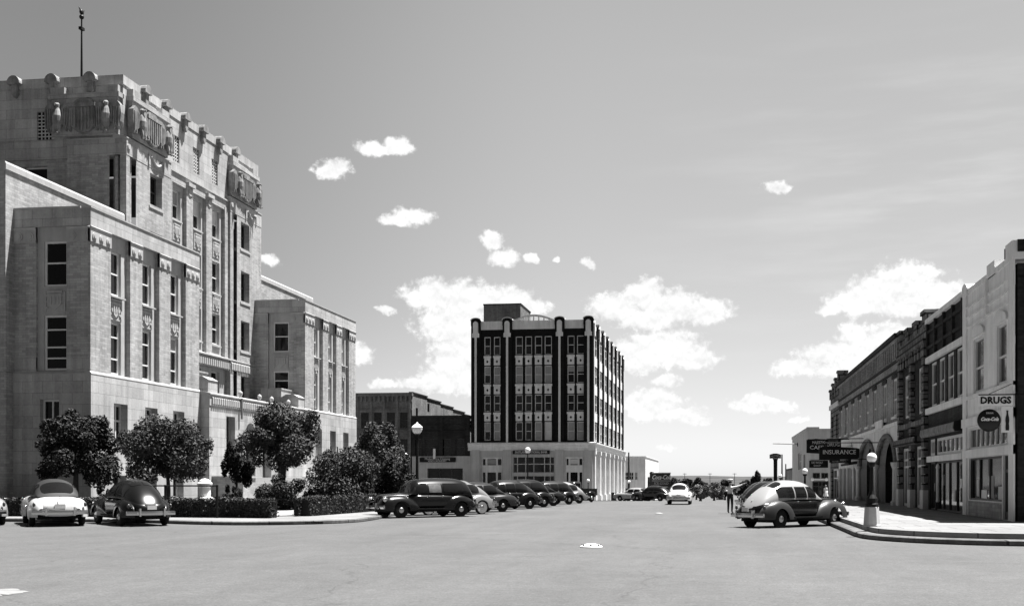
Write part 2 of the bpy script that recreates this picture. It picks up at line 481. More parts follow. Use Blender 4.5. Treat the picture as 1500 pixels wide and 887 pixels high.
M['blackbrick'] = bricks('sooty_brick', .025, .045, .03, .30, .10, .010, patch=.35)
M['whitepaint'] = plain('whitewashed_masonry', .80, .75, .08, 1.2, streak=.14, bmp=.15)
M['rustic'] = bricks('rusticated_stone', .13, .20, .02, .8, .42, .05, patch=.3)
M['plaster'] = plain('cream_plaster', .68, .8, .10, .8, streak=.2)
M['greyplaster'] = plain('grey_plaster', .48, .8, .10, .8, streak=.15)
M['black'] = plain('black_enamel', .008, .5, .2, 2, spec=.25)
M['iron'] = plain('black_iron', .008, .6, .3, 3, spec=.2)
M['signblack'] = plain('sign_black', .008, .6, .1, 2, spec=.2)
M['signwhite'] = plain('sign_white', .75, .5, .05, 2)
M['signred'] = plain('sign_red_enamel', .012, .4, .1, 2, spec=.25)
M['globe'] = plain('opal_glass', .85, .3, .02, 2)
M['bark'] = plain('bark', .06, .9, .35, 4, bmp=.5)
M['leaf'] = leaf_mat('leaves', .02, .056)
M['leaf_pale'] = leaf_mat('leaves_pale', .08, .17)  # dry, bright foliage
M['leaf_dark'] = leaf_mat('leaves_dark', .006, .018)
M['hedge'] = leaf_mat('hedge_leaves', .009, .03)
M['tyre'] = plain('tyre_rubber', .012, .85, .2, 5)
M['chrome'] = plain('chrome', .55, .18, .05, 2, metal=1.0)
M['hub'] = plain('hubcap_steel', .45, .3, .05, 2, metal=1.0)
M['lens'] = plain('headlamp_lens', .6, .1, .05, 2)
M['taillens'] = plain('tail_lens', .05, .2, .05, 2)
M['carglass'] = plain('car_glass', .008, .06, .2, 1, spec=.35)
M['carglass_lit'] = plain('car_glass_painted_light', .11, .06, .5, 3)  # pale base colour stands in for daylight in the glass
M['under'] = plain('underbody', .008, .9, .2, 2)
def paint(name, c, rough=.28, coat=.5, spec=.5): return plain(name, c, rough, .03, 1.0, coat=coat, spec=spec)
M['pblack'] = paint('paint_black', .005, .22, .0, .42)
M['pdark'] = paint('paint_dark_grey', .014, .25, .05, .45)
M['psilver'] = paint('paint_silver_grey', .15)
M['pslate'] = paint('paint_slate_grey', .03, .4, .0, .3)
M['pmid'] = paint('paint_mid_grey', .09)
M['plight'] = paint('paint_light_grey', .26)
M['pwhite'] = paint('paint_cream', .5)
M['cloth_white'] = plain('white_cloth', .65, .9, .05, 3)
M['cloth_dark'] = plain('dark_cloth', .02, .9, .1, 3)
M['cloth_mid'] = plain('khaki_cloth', .10, .9, .1, 3)
M['skin'] = plain('skin', .30, .6, .05, 3)
M['hair'] = plain('hair', .02, .6, .1, 3)
# ------------------------------------------------------------------ ground, road, pavements, hills
def strip(name, m, ys, xl, xr, dz, kind='structure', nx=2):
    b = MB(); rows = []
    for y in ys:
        a, c = xl(y), xr(y)
        rows.append([(a + (c - a) * i / (nx - 1), y, gz(y) + dz) for i in range(nx)])
    b.grid(rows)
    o = b.build(name, m); tag(o, kind=kind); return o
def frange(a, b, n): return [a + (b - a) * i / (n - 1) for i in range(n)]
YS = [-80, -30, 0, 30, 60, 70] + frange(74, 142, 18) + [160, 180, 200, 240, 280, 320, 400, 520, 700, 1000, 1500, 2200, 3000]
strip('ground', M['dirt'], YS, lambda y: -2500, lambda y: 2500, -.02, nx=60)
strip('road', M['road'], [-60, -20, 0, 20, 45, 60, 70] + frange(74, 142, 18) + frange(150, 320, 10), lambda y: -170, lambda y: 150, 0.0, nx=12)

def flat_slab(name, m, poly, z, drop=None):
    """a flat raised sheet bounded by poly; drop: height of the kerb face down from it"""
    b = MB(); k = len(poly)
    vs = [(x, y, z) for x, y in poly]; fs = [tuple(range(k))]
    if drop:
        vs += [(x, y, z - drop) for x, y in poly]
        fs += [(i, (i + 1) % k, (i + 1) % k + k, i + k) for i in range(k)]
    b.add(vs, fs)
    o = b.build(name, m); tag(o, kind='structure'); return o
def offset_line(pts, d):
    out = []
    for i, p in enumerate(pts):
        a, c = Vector(pts[max(i - 1, 0)]), Vector(pts[min(i + 1, len(pts) - 1)])
        t = (c - a).normalized(); nrm = Vector((-t.y, t.x))
        out.append((p[0] + nrm.x * d, p[1] + nrm.y * d))
    return out
def smooth_line(pts, n=4):
    out = []
    P = [Vector(p) for p in pts]
    for i in range(len(P) - 1):
        p0, p1, p2, p3 = P[max(i - 1, 0)], P[i], P[i + 1], P[min(i + 2, len(P) - 1)]
        for k in range(n):
            t = k / n
            q = .5 * ((2 * p1) + (p2 - p0) * t + (2 * p0 - 5 * p1 + 4 * p2 - p3) * t * t + (3 * p1 - p0 - 3 * p2 + p3) * t ** 3)
            out.append(tuple(q))
    out.append(tuple(P[-1])); return out
def kerb(name, line, w, h, z0=-.05, m=None):
    """a kerb standing along a line (its road edge); w wide to the left of travel"""
    inner = offset_line(line, w); b = MB(); rows = []
    for (x, y), (xi, yi) in zip(line, inner):
        g = gz(y)
        rows.append([(x, y, g + z0), (x, y, g + h - .03), (x + (xi - x) * .2, y + (yi - y) * .2, g + h), (xi, yi, g + h), (xi, yi, g + z0)])
    b.grid(rows); o = b.build(name, m or M['kerb']); tag(o, kind='structure'); return inner

# courthouse block
KL = smooth_line([(-60, 42.2), (-40, 42.2), (-27, 42.1), (-24, 41.8), (-22, 41.0), (-20.4, 40.25), (-18.5, 39.9), (-16.9, 40.4), (-15.7, 41.5), (-15.0, 43.0), (-15.0, 45), (-15.3, 47.5), (-15.9, 51), (-16.2, 55), (-16.3, 62), (-16.3, 69)])
inn = kerb('kerb', KL, .22, .15)
flat_slab('sidewalk', M['slabs'], inn + [(-16.5, 69), (-60, 69)], .147, .2)
strip('sidewalk', M['slabs'], frange(69, 101, 9), lambda y: -60, lambda y: -16.5, .147)
kerb('kerb', [(-16.3, y) for y in frange(69, 101, 9)], .22, .15)
flat_slab('lawn', M['lawn'], [(-75, 44.6), (-19.6, 44.6), (-19.2, 46.5), (-18.6, 52), (-18.5, 58), (-18.5, 69), (-75, 69)], .19, .1)
strip('lawn', M['lawn'], frange(69, 99, 9), lambda y: -75, lambda y: -18.5, .19)
flat_slab('walkway', M['concrete'], [(-19.9, 44.7), (-18.75, 46.2), (-29.6, 72), (-29.6, 78), (-33, 78), (-33, 70)], .205, .06)
# brick block, beyond the cross street
strip('sidewalk', M['slabs'], frange(137, 250, 14), lambda y: -110, lambda y: -13.2, .15)
kerb('kerb', [(-13.2, y) for y in frange(137, 250, 14)], .22, .155)
kerb('kerb', [(-110, 137), (-60, 137), (-13.2, 137)], .22, .155)
# right-hand block: a low gutter step, then the pavement a step higher
KR = smooth_line([(60, 29.75), (20, 29.75), (12, 29.7), (8, 29.75), (6.3, 30.2), (5.0, 31.2), (4.2, 32.6), (4.0, 34.2), (4.0, 37), (4.0, 45), (4.0, 56), (4.0, 69)])
KRl = list(reversed(KR))
inn = offset_line(KR, -.42)
def kerb_r(line, w, h):
    inner = offset_line(line, -w); b = MB(); rows = []
    for (x, y), (xi, yi) in zip(line, inner):
        g = gz(y)
        rows.append([(x, y, g - .05), (x, y, g + h - .03), (x + (xi - x) * .12, y + (yi - y) * .12, g + h), (xi, yi, g + h), (xi, yi, g - .05)])
    b.grid(rows); o = b.build('kerb', M['kerb']); tag(o, kind='structure'); return inner
i1 = kerb_r(KR, .45, .16)
i2 = offset_line(KR, -.40)
flat_slab('sidewalk', M['slabs'], list(i2) + [(60, 69)], .31, .3)
strip('sidewalk', M['slabs'], frange(69, 112, 9), lambda y: 4.40, lambda y: 60, .31)
b = MB(); b.grid([[(4.40, y, gz(y) + .31), (4.40, y, gz(y) - .05)] for y in frange(69, 112, 9)]); tag(b.build('kerb', M['kerb']), kind='structure')
kerb_r([(4.0, y) for y in frange(69, 112, 9)], .45, .16)
strip('sidewalk', M['slabs'], frange(128, 220, 9), lambda y: 5.2, lambda y: 60, .2)

# hills: two long scrub ridges across the end of the valley
def ridge(name, Y, base, top, seed, m):
    rnd = random.Random(seed); b = MB(); rows = []
    xs = frange(-2400, 2600, 120)
    ph = [rnd.uniform(0, 6) for _ in range(5)]
    def h(x): return top + sum((top - base) * .06 / (k + 1) * math.sin(x * .004 * (k + 1) ** 1.4 + ph[k]) for k in range(5))
    for dy, f in ((-700, 0), (-350, .45), (-120, .86), (0, 1.0), (250, .8), (600, 0)):
        rows.append([(x, Y + dy, base + (h(x) - base) * f) for x in xs])
    b.grid(rows); tag(b.build(name, m, smooth=True), kind='structure')
ridge('hills', 2300, -14, 10.5, 3, M['hill'])
ridge('hills', 1350, -10, 3.0, 8, M['hill'])

# ------------------------------------------------------------------ window builders
def window(par, F, a0, a1, z0, z1, n, rails=(.5,), mull=(), fw=.09, fm=None, gm=None, blind=None, label=None, dep=.09, pane_name='pane'):
    """a window set into a wall opening: frame bars, glass behind, maybe a drawn blind"""
    f = MB()
    f.fb(F, a0, a0 + fw, z0, z1, n, n + dep); f.fb(F, a1 - fw, a1, z0, z1, n, n + dep)
    f.fb(F, a0 + fw, a1 - fw, z0, z0 + fw, n, n + dep); f.fb(F, a0 + fw, a1 - fw, z1 - fw, z1, n, n + dep)
    for r in rails:
        z = z0 + (z1 - z0) * r
        f.fb(F, a0 + fw, a1 - fw, z - fw * .4, z + fw * .4, n + .01, n + dep * .8)
    for r in mull:
        a = a0 + (a1 - a0) * r
        f.fb(F, a - fw * .4, a + fw * .4, z0 + fw, z1 - fw, n + .012, n + dep * .78)
    o = f.build('window', fm or M['frame'], par)
    if label: o['label'] = label
    g = MB(); g.fb(F, a0 + .02, a1 - .02, z0 + .02, z1 - .02, n - .05, n + .012); g.build(pane_name, gm or M['glass'], o)
    if blind:
        k, mt = blind
        q = MB(); q.fb(F, a0 + fw, a1 - fw, z1 - fw - (z1 - z0 - 2 * fw) * k, z1 - fw, n + .013, n + .02); q.build('blind', mt, o)
    return o
def simple_part(name, m, par, fn, smooth=False, label=None):
    b = MB(); fn(b); o = b.build(name, m, par, smooth)
    if label: o['label'] = label
    return o

# ------------------------------------------------------------------ courthouse
ch = thing('courthouse', 'large pale stone courthouse with stepped wings and carved eagles on its tall central block', 'courthouse', (-45, 75, .19))
XW, YN, YFar, WL = -33.3, 54.0, 84.0, 12.12
rnd = random.Random(4)
def relief_panel(F, a0, a1, z0, z1, n):
    b = MB()
    w = a1 - a0; c = (a0 + a1) / 2; h = z1 - z0
    b.fb(F, a0, a1, z0, z1, n - .06, n)
    b.prism(F, [(c - w * .3, z0 + h * .82), (c + w * .3, z0 + h * .82), (c + w * .3, z0 + h * .4), (c, z0 + h * .12), (c - w * .3, z0 + h * .4)], n, n + .07)
    b.fb(F, a0 + w * .04, a0 + w * .12, z0 + h * .08, z0 + h * .92, n, n + .05)
    b.fb(F, a1 - w * .12, a1 - w * .04, z0 + h * .08, z0 + h * .92, n, n + .05)
    for q in (-.16, 0, .16): b.fb(F, c + w * (q - .035), c + w * (q + .035), z0 + h * .36, z0 + h * .7, n + .07, n + .10)
    for q in (.25, .5, .75):
        b.disc(F, a0 + w * .16, z0 + h * q, w * .045, n, n + .05, 8); b.disc(F, a1 - w * .16, z0 + h * q, w * .045, n, n + .05, 8)
    b.fb(F, c - w * .34, c + w * .34, z0 + h * .86, z0 + h * .95, n, n + .08)
    b.build('relief_panel', M['trim'], ch)
def capital(F, a0, a1, z0, z1, n, discs, r):
    b = MB()
    b.fb(F, a0, a1, z0, z1 - .12, n - .12, n + .05)
    b.profile(F, [(n - .12, z1 - .12), (n + .06, z1 - .12), (n + .11, z1 - .04), (n + .02, z1 + .02), (n - .12, z1 + .02)], a0, a1)
    for k in range(discs):
        a = a0 + (a1 - a0) * (k + .5) / discs
        b.disc(F, a, (z0 + z1) / 2 - .1, r, n + .05, n + .10, 16); b.disc(F, a, (z0 + z1) / 2 - .1, r * .6, n + .10, n + .13, 12)
    b.build('capital', M['trim'], ch)

def wing(y0):
    y1 = y0 + WL
    Fs, Fe, Fb = east(XW), south(y0), Frame((0, y1, 0), (1, 0, 0), (0, 1, 0))
    Gs, Ge = east(XW + .07), south(y0 - .07)
    xe = -37.72
    cols = [(y0 + 1.98, y0 + 3.42), (y0 + 5.26, y0 + 6.66), (y0 + 8.5, y0 + 9.9)]
    recs = [(y0 + 1.95, y0 + 3.92), (y0 + 5.22, y0 + 7.14), (y0 + 8.46, y0 + 10.36)]
    piers = [(y0, recs[0][0]), (recs[0][1], recs[1][0]), (recs[1][1], recs[2][0]), (recs[2][1], y1)]
    # stone ground storey
    gh = [(a + .15, a + 1.55, 3.55, 5.98) for a, _ in cols]; bh = [(a + .15, a + 1.45, .7, 2.0) for a, _ in cols]
    eh = [(-36.15, -35.05, 3.3, 6.05)]
    b = MB()
    b.wall(Gs, y0 - .07, y1 + .07, .1, 7.38, gh + bh, 0, .49); b.wall(Ge, xe, XW + .07, .1, 7.38, eh, 0, .37)
    b.fb(Fb, xe, XW, .1, 7.4, -.05, 0)
    b.build('ground_storey', M['ashlar'], ch)
    b = MB()
    b.profile(Fs, [(-.3, 7.38), (.085, 7.38), (.085, 7.43), (-.0, 7.54), (-.3, 7.54)], y0 - .08, y1 + .08)
    b.profile(Fe, [(-.3, 7.38), (.085, 7.38), (.085, 7.43), (-.0, 7.54), (-.3, 7.54)], xe, XW + .0)
    b.build('water_table', M['trim'], ch)
    for h in gh:
        window(ch, Fs, h[0], h[1], h[2], h[3], -.42, (.62,), (.62,), .12)
    for h in bh: window(ch, Fs, h[0], h[1], h[2], h[3], -.42, (), (.5,), .08)
    h = eh[0]; window(ch, Fe, h[0], h[1], h[2], h[3], -.3, (.62,), (.5,), .1)
    # upper storeys: brick piers over a recessed wall
    uh = [(a, a + 1.42, 12.0, 14.42) for a, _ in cols]; lh = [(a, a + 1.42, 7.62, 10.5) for a, _ in cols]
    ue = [(-36.05, -34.72, 12.1, 14.5), (-36.05, -34.72, 7.62, 10.55)]
    b = MB(); b.wall(Fs, y0 + .3, y1 - .3, 7.5, 15.3, uh + lh, -.26, .22)
    b.build('recessed_wall', M['trim'], ch)
    b = MB(); b.wall(Fe, xe, XW - .3, 7.5, 15.3, ue, -.16, .16); b.build('recessed_wall', M['trim'], ch)
    b = MB()
    for i_, (a0, a1) in enumerate(piers):
        b = MB(); b.fb(Fs, a0 + (.52 if i_ == 0 else 0), a1 - (.52 if i_ == 3 else 0), 7.5, 15.3, -.5, 0); b.build('brick_pier', M['tanbrick'], ch)
    b = MB(); b.fb(Fe, xe, -36.42, 7.5, 15.3, -.5, 0); b.build('brick_pier', M['tanbrick'], ch)
    b = MB(); b.fb(Fe, -34.66, XW, 7.5, 15.3, -.52, 0); b.build('brick_pier', M['tanbrick'], ch)
    b = MB(); b.fb(Fb, xe, XW, 7.5, 15.3, -.52, 0)
    b.build('brick_pier', M['tanbrick'], ch)
    for a0, a1 in piers:
        end = a0 == y0 or a1 == y1
        capital(Fs, a0 + (0.0 if a0 != y0 else -.05), a1, 14.42, 15.24, 0, 3 if end else 2, .2)
    capital(Fe, xe, -36.42, 14.42, 15.24, 0, 2, .24); capital(Fe, -34.66, XW - .002, 14.42, 15.24, 0, 2, .24)
    # stone band over the end base
    for a_, c_ in ((xe, -36.42), (-34.66, XW - .004)): b = MB(); b.fb(Fe, a_, c_, 7.66, 8.3, -.1, .02); b.build('stone_course', M['ashlar'], ch)
    # parapet
    b = MB()
    b.fb(Fs, y0 - .02, y1 + .02, 15.262, 16.2, -.5, .02); b.fb(Fe, xe, XW - .5, 15.262, 16.2, -.5, .02); b.fb(Fb, xe, XW - .5, 15.262, 16.2, -.5, .02)
    b.build('parapet', M['ashlar'], ch)
    b = MB(); b.profile(Fs, [(-.5, 16.2), (.07, 16.2), (.07, 16.26), (-.5, 16.34)], y0 - .05, y1 + .05); b.fb(Fe, xe, XW - .55, 16.2, 16.3, -.5, .06); b.build('coping', M['trim'], ch)
    b = MB(); b.box(xe, XW - .5, y0 + .5, y1 - .5, 15.6, 15.8); b.build('roof', M['roof'], ch)
    for i, h in enumerate(uh): window(ch, Fs, h[0], h[1], h[2], h[3], -.48, (.5,), (), .1, blind=None if rnd.random() < .4 else (rnd.choice((.2, .35, .48, .6)), M[rnd.choice(('blind_grey', 'blind'))]))
    for i, h in enumerate(lh): window(ch, Fs, h[0], h[1], h[2], h[3], -.48, (.30, .72), (), .1, blind=None if rnd.random() < .4 else (rnd.choice((.15, .3, .45)), M[rnd.choice(('blind_grey', 'blind'))]))
    window(ch, Fe, *ue[0], -.32, (.52,), (), .1); window(ch, Fe, *ue[1], -.32, (.22, .42, .74), (), .1)
    for a, _ in cols:
        relief_panel(Fs, a, a + 1.42, 10.62, 11.82, -.2)
        simple_part('sill', M['trim'], ch, lambda b: b.profile(Fs, [(-.4, 11.82), (.03, 11.82), (.03, 11.9), (-.4, 12.0)], a - .02, a + 1.46))
        simple_part('sill', M['trim'], ch, lambda b: b.profile(Fs, [(-.6, 3.4), (.06, 3.4), (.06, 3.47), (-.6, 3.55)], a + .1, a + 1.6))
    relief_panel(Fe, -36.05, -34.72, 10.65, 11.9, -.1)
wing(YN); wing(YFar)

# courtroom block behind the near wing (its street face shows above and beside the wing), mirrored behind the far wing
def rear_block(y0, y1, front_y):
    b = MB(); Fs, Fe = east(-37.7), south(y0)
    b.fb(Fs, y0, y1, 7.5, 18.2, -.4, 0); b.fb(Fs, y0, y1, .1, 7.48, -.4, .0)
    b.fb(Fe, -85, -38.1, .1, 18.2, -.4, 0)
    b.fb(Frame((0, y1, 0), (1, 0, 0), (0, 1, 0)), -85, -38.1, .1, 18.2, -.4, 0)
    b.build('brick_wall', M['tanbrick'], ch)
    b = MB(); b.profile(Fs, [(-.5, 18.2), (.08, 18.2), (.08, 18.5), (.02, 18.62), (-.5, 18.66)], y0 - .08, y1); b.fb(Fe, -85, -38.2, 18.2, 18.6, -.5, .08); b.build('coping', M['trim'], ch)
    b = MB(); b.box(-85, -38.1, y0 + .4, y1 - .4, 17.8, 18.0); b.build('roof', M['roof'], ch)
    Fe2 = south(y0)
    for k in range(5):
        a = -40.6 - k * 3.4
        window(ch, Fe2, a, a + 1.4, 12.0, 14.6, .012, (.5,), (), .1); window(ch, Fe2, a, a + 1.4, 7.6, 10.5, .012, (.5,), (), .1); window(ch, Fe2, a, a + 1.4, 3.4, 6, .012, (.5,), (), .1)
rear_block(53.3, 64.9, 0); rear_block(85.3, 96.9, 0)

# central block
YC0, YC1, YC = 64.85, 85.25, 75.05
XM = -37.55
def eagle(par, F, a, n, z, s=1.0):
    """a stylised stone eagle with folded wings, standing upright"""
    b = MB(); c = F.p(a, n + .05, z)
    rot = math.atan2(F.N.y, F.N.x)
    T = Matrix.Translation(c) @ Matrix.Rotation(rot, 4, 'Z') @ Matrix.Scale(s, 4)
    q = MB()
    q.lathe([(.10, .22), (.19, .36), (.26, .72), (.27, 1.02), (.19, 1.30), (.11, 1.48), (.12, 1.58), (.13, 1.68), (.07, 1.78), (0, 1.8)], (0, 0, 0), 12)
    q.tube([(.08, 0, 1.66), (.24, 0, 1.66), (.30, 0, 1.52)], [.09, .06, .01], 8)
    for sg in (-1, 1): q.tube([(.05, sg * .13, .5), (.12, sg * .14, .2), (.14, sg * .14, .0), (.34, sg * .15, .02)], [.12, .09, .07, .03], 8)
    b.add([T @ v for v in q.v], q.f)
    for sg in (-1, 1):
        w = [(.12, 1.40), (.34, 1.70), (.62, 1.78), (.80, 1.55), (.86, 1.1), (.80, .62), (.66, .18), (.54, .42), (.44, .2), (.34, .5), (.2, .62)]
        b.prism(F, [(a + sg * u * s, z + v * s) for u, v in w], n - .40, n - .02)
        for k in range(4):
            u0 = .26 + .14 * k
            b.prism(F, [(a + sg * u0 * s, z + (.60 - .08 * k) * s), (a + sg * (u0 + .07) * s, z + (.56 - .08 * k) * s), (a + sg * (u0 + .10) * s, z + 1.45 * s), (a + sg * (u0 + .03) * s, z + 1.45 * s)], n - .02, n + .05)
    b.build('carved_eagle', M['carved_shade'], par, False)
def shield(par, F, c, n, z0, z1, w):
    b = MB(); h = z1 - z0
    pts = [(c - w / 2, z1 - h * .16), (c - w / 2, z0 + h * .36)]
    for k in range(1, 9):
        t = math.pi * k / 9
        pts.append((c - w / 2 * math.cos(t), z0 + h * .36 - h * .36 * math.sin(t)))
    pts += [(c + w / 2, z0 + h * .36), (c + w / 2, z1 - h * .16)]
    b.prism(F, pts, n, n + .26)
    b.fb(F, c - w / 2 - .04, c + w / 2 + .04, z1 - h * .26, z1 - h * .15, n + .26, n + .36)
    for k in range(7):
        a = c - w * .42 + w * .84 * k / 6
        b.fb(F, a - .045, a + .045, z0 + h * (.34 - .28 * math.cos((a - c) / w * 2.6)), z1 - h * .28, n + .26, n + .34)
    b.prism(F, [(c - w * .46, z1 - h * .13), (c + w * .46, z1 - h * .13), (c + w * .3, z1 - h * .03), (c, z1 + h * .04), (c - w * .3, z1 - h * .03)], n, n + .14)
    b.build('carved_shield', M['carved_shade'], par)
def lattice(par, F, a0, a1, z0, z1, n):
    f = MB()
    for k in range(1, 4): f.fb(F, a0 + (a1 - a0) * k / 4 - .03, a0 + (a1 - a0) * k / 4 + .03, z0, z1, n, n + .05)
    for k in range(1, 8): f.fb(F, a0, a1, z0 + (z1 - z0) * k / 8 - .03, z0 + (z1 - z0) * k / 8 + .03, n, n + .05)
    o = f.build('lattice_window', M['frame'], par)
    g = MB(); g.fb(F, a0, a1, z0, z1, n - .06, n - .01); g.build('pane', M['glass'], o)
def bracket(par, F, a, z):
    b = MB()
    m = 9
    b.prism(F, [(a - .42, z + .18)] + [(a - .44 * math.cos(math.pi * k / m), z + .25 + .48 * math.sin(math.pi * k / m)) for k in range(m + 1)] + [(a + .42, z + .18)], -.35, .42)
    b.prism(F, [(a - .20, z + .18), (a + .20, z + .18), (a + .20, z - .40), (a, z - .66), (a - .20, z - .40)], -.05, .30)
    b.build('roof_bracket', M['carved_shade'], par)

def central_front(F, lo, hi, pc, cols, near=True):
    """shared parts of a face of the central block: F facade frame, lo/hi its ends"""
    pass
Fm, Fn = east(XM), south(YC0)
Fmf = Frame((0, YC1, 0), (1, 0, 0), (0, 1, 0))
pav = [(YC0, 70.5), (79.6, YC1)]                                  # the two corner pavilions
pwin = [(67.75, 69.3), (81.45, 83.0)]
ccol = [71.95, 75.0, 77.95]
rows_z = [(20.0, 22.05), (15.85, 18.2), (12.0, 14.3), (8.0, 9.95)]
# pavilion masses
for i, (p0, p1) in enumerate(pav):
    b = MB()
    hs = [(pwin[i][0], pwin[i][1], z0, z1) for z0, z1 in rows_z]
    s0 = 1.15
    b.wall(Fm, p0 + s0, p1, 7.5, 22.4, hs, 0, .55)
    # stepped near corner: three narrow shafts, each set further back
    b.fb(Fm, p0 + .0, p0 + .42, 7.5, 22.4, -.42, 0.0)
    b.fb(Fm, p0 + .42, p0 + .66, 7.5, 22.4, -.9, -.45)
    b.fb(Fm, p0 + .66, p0 + .86, 7.5, 22.4, -.9, -.16)
    b.fb(Fm, p0 + .86, p0 + s0, 7.5, 22.4, -.9, -.48)
    b.fb(Fm, p1 - .02, p1, 7.5, 22.4, -.8, -.001)
    b.build('brick_wall', M['tanbrick'], ch)
b = MB()
ch_holes = [(c - .68, c + .68, z0, z1) for c in ccol for z0, z1 in rows_z]
b.wall(Fm, 70.5, 79.6, 7.5, 22.4, ch_holes, -.42, .30)
b.build('recessed_wall', M['trim'], ch)
b = MB()
for a0, a1 in ((70.5, 71.0), (73.0, 73.95), (76.0, 76.9), (79.0, 79.6)): b.fb(Fm, a0, a1, 11.0, 22.6, -.6, -.16)
b.build('brick_pier', M['tanbrick'], ch)
for a in (73.5, 76.45):
    simple_part('pier_cap', M['trim'], ch, lambda b: (b.fb(Fm, a - .5, a + .5, 22.6, 22.85, -.6, .04), b.disc(Fm, a, 22.2, .24, -.16, -.10)))
# near side face (towards the viewer): pavilion and wall
b = MB()
b.wall(Fn, -41.6, XM - 1.15, 7.5, 22.4, [], 0, .3)
b.fb(Fn, XM - .66, XM - .42, 7.5, 22.4, -.9, -.45); b.fb(Fn, XM - .86, XM - .66, 7.5, 22.4, -.9, -.16); b.fb(Fn, XM - 1.15, XM - .86, 7.5, 22.4, -.9, -.48)
b.fb(Fn, -41.62, -41.6, 7.5, 22.4, -.6, 0)
b.build('brick_wall', M['tanbrick'], ch)
b = MB(); b.wall(Fn, -85, -41.6, 7.5, 22.4, [(-44.9, -43.3, 19.9, 22.0), (-48.4, -46.8, 19.9, 22.0)], -.5, .3); b.build('brick_wall', M['tanbrick'], ch)
for a in (-44.9, -48.4): window(ch, Fn, a, a + 1.6, 19.9, 22.0, -.8, (.5,))
b = MB(); b.wall(Frame((0, YC1, 0), (1, 0, 0), (0, 1, 0)), -85, XM - .3, 7.5, 22.4, [], 0, .3); b.build('brick_wall', M['tanbrick'], ch)
# stone band and ledge under the attic
b = MB()
for (p0, p1) in pav: b.fb(Fm, p0, p1, 22.4, 23.45, -.9, .02)
b.fb(Fm, 70.5, 79.6, 22.4, 23.1, -.9, -.2)
b.fb(Fn, -41.6, XM - .02, 22.4, 23.45, -.9, .02); b.fb(Fn, -85, -41.61, 22.4, 23.68, -.9, -.3)
b.build('stone_band', M['ashlar'], ch)
b = MB()
for (p0, p1) in pav: b.profile(Fm, [(-.9, 23.45), (.06, 23.45), (.06, 23.52), (-.9, 23.72)], p0 - .06, p1 + .05)
b.profile(Fm, [(-.9, 23.1), (-.1, 23.1), (-.1, 23.2), (-.9, 23.3)], 70.55, 79.55)
b.profile(Fn, [(-.9, 23.45), (.06, 23.45), (.06, 23.52), (-.9, 23.72)], -41.6, XM - .9)
b.build('ledge', M['trim'], ch)
for (p0, p1) in pav:
    simple_part('carved_swag', M['trim'], ch, lambda b: (b.fb(Fm, p0 + 2.6, p0 + 2.8, 22.5, 23.2, .02, .1), b.fb(Fm, p0 + 4.5, p0 + 4.7, 22.5, 23.2, .02, .1), b.tube([Fm.p(p0 + 2.9 + 1.5 * t, .08, 23.1 - .45 * math.sin(math.pi * t)) for t in frange(0, 1, 9)], .09, 6)))
    simple_part('carved_roundel', M['trim'], ch, lambda b: (b.disc(Fm, p0 + .24, 22.95, .17, .02, .1), ))
simple_part('carved_roundel', M['trim'], ch, lambda b: (b.disc(Fn, XM - .3, 22.95, .22, .02, .08),))
# attic
lat = [(71.25, 72.25), (74.2, 75.2), (77.1, 78.1)]
XA = XM - .3
Fa, Fna = east(XA), south(YC0 + .12)
b = MB()
b.wall(Fa, YC0 + .12, YC1 - .1, 23.2, 26.9, [(a, c, 23.95, 25.75) for a, c in lat], 0, .2)
b.wall(Fna, -85, XA, 23.6, 26.9, [(-43.75, -42.75, 23.6, 25.4), (-48.5, -47.5, 23.6, 25.4)], 0, .2)
b.wall(Frame((0, YC1 - .1, 0), (1, 0, 0), (0, 1, 0)), -85, XA, 23.6, 26.9, [], 0, .2)
b.build('attic_wall', M['ashlar'], ch)
b = MB(); b.fb(Fa, YC0 + .06, YC1 - .04, 26.9, 27.5, -.6, .06); b.fb(Fna, -85, XA - .6, 26.9, 27.5, -.6, .06); b.build('parapet', M['ashlar'], ch)
b = MB(); b.box(-85, XA - .5, YC0 + .6, YC1 - .6, 26.9, 27.1); b.build('roof', M['roof'], ch)
for a, c in lat: lattice(ch, Fa, a, c, 23.95, 25.75, -.14)
for a in (-43.75, -48.5): lattice(ch, Fna, a, a + 1.0, 23.6, 25.4, -.14)
for px in (209.7, 240, 268, 294.5, 319, 342): bracket(ch, Fa, yz_on_x(px, 200, XA)[0], 26.95)
for px in (134, 78, 23, -34): bracket(ch, Fna, xz_on_y(px, 110, YC0)[0], 26.95)
for c, F in ((67.75, Fa), (82.1, Fa), (-40.25, Fna)):
    simple_part('carved_block', M['ashlar'], ch, lambda b: (b.fb(F, c - 2.25, c + 2.25, 23.66, 26.0, -.1, .34), b.fb(F, c - 2.4, c + 2.4, 26.0, 26.3, -.1, .5), b.fb(F, c - 2.3, c - 1.35, 26.3, 26.75, -.1, .42), b.fb(F, c + 1.35, c + 2.3, 26.3, 26.75, -.1, .42)))
    eagle(ch, F, c - 1.66, .62, 23.68, 1.12); eagle(ch, F, c + 1.66, .62, 23.68, 1.12)
    shield(ch, F, c, .34, 23.75, 25.95, 1.7)
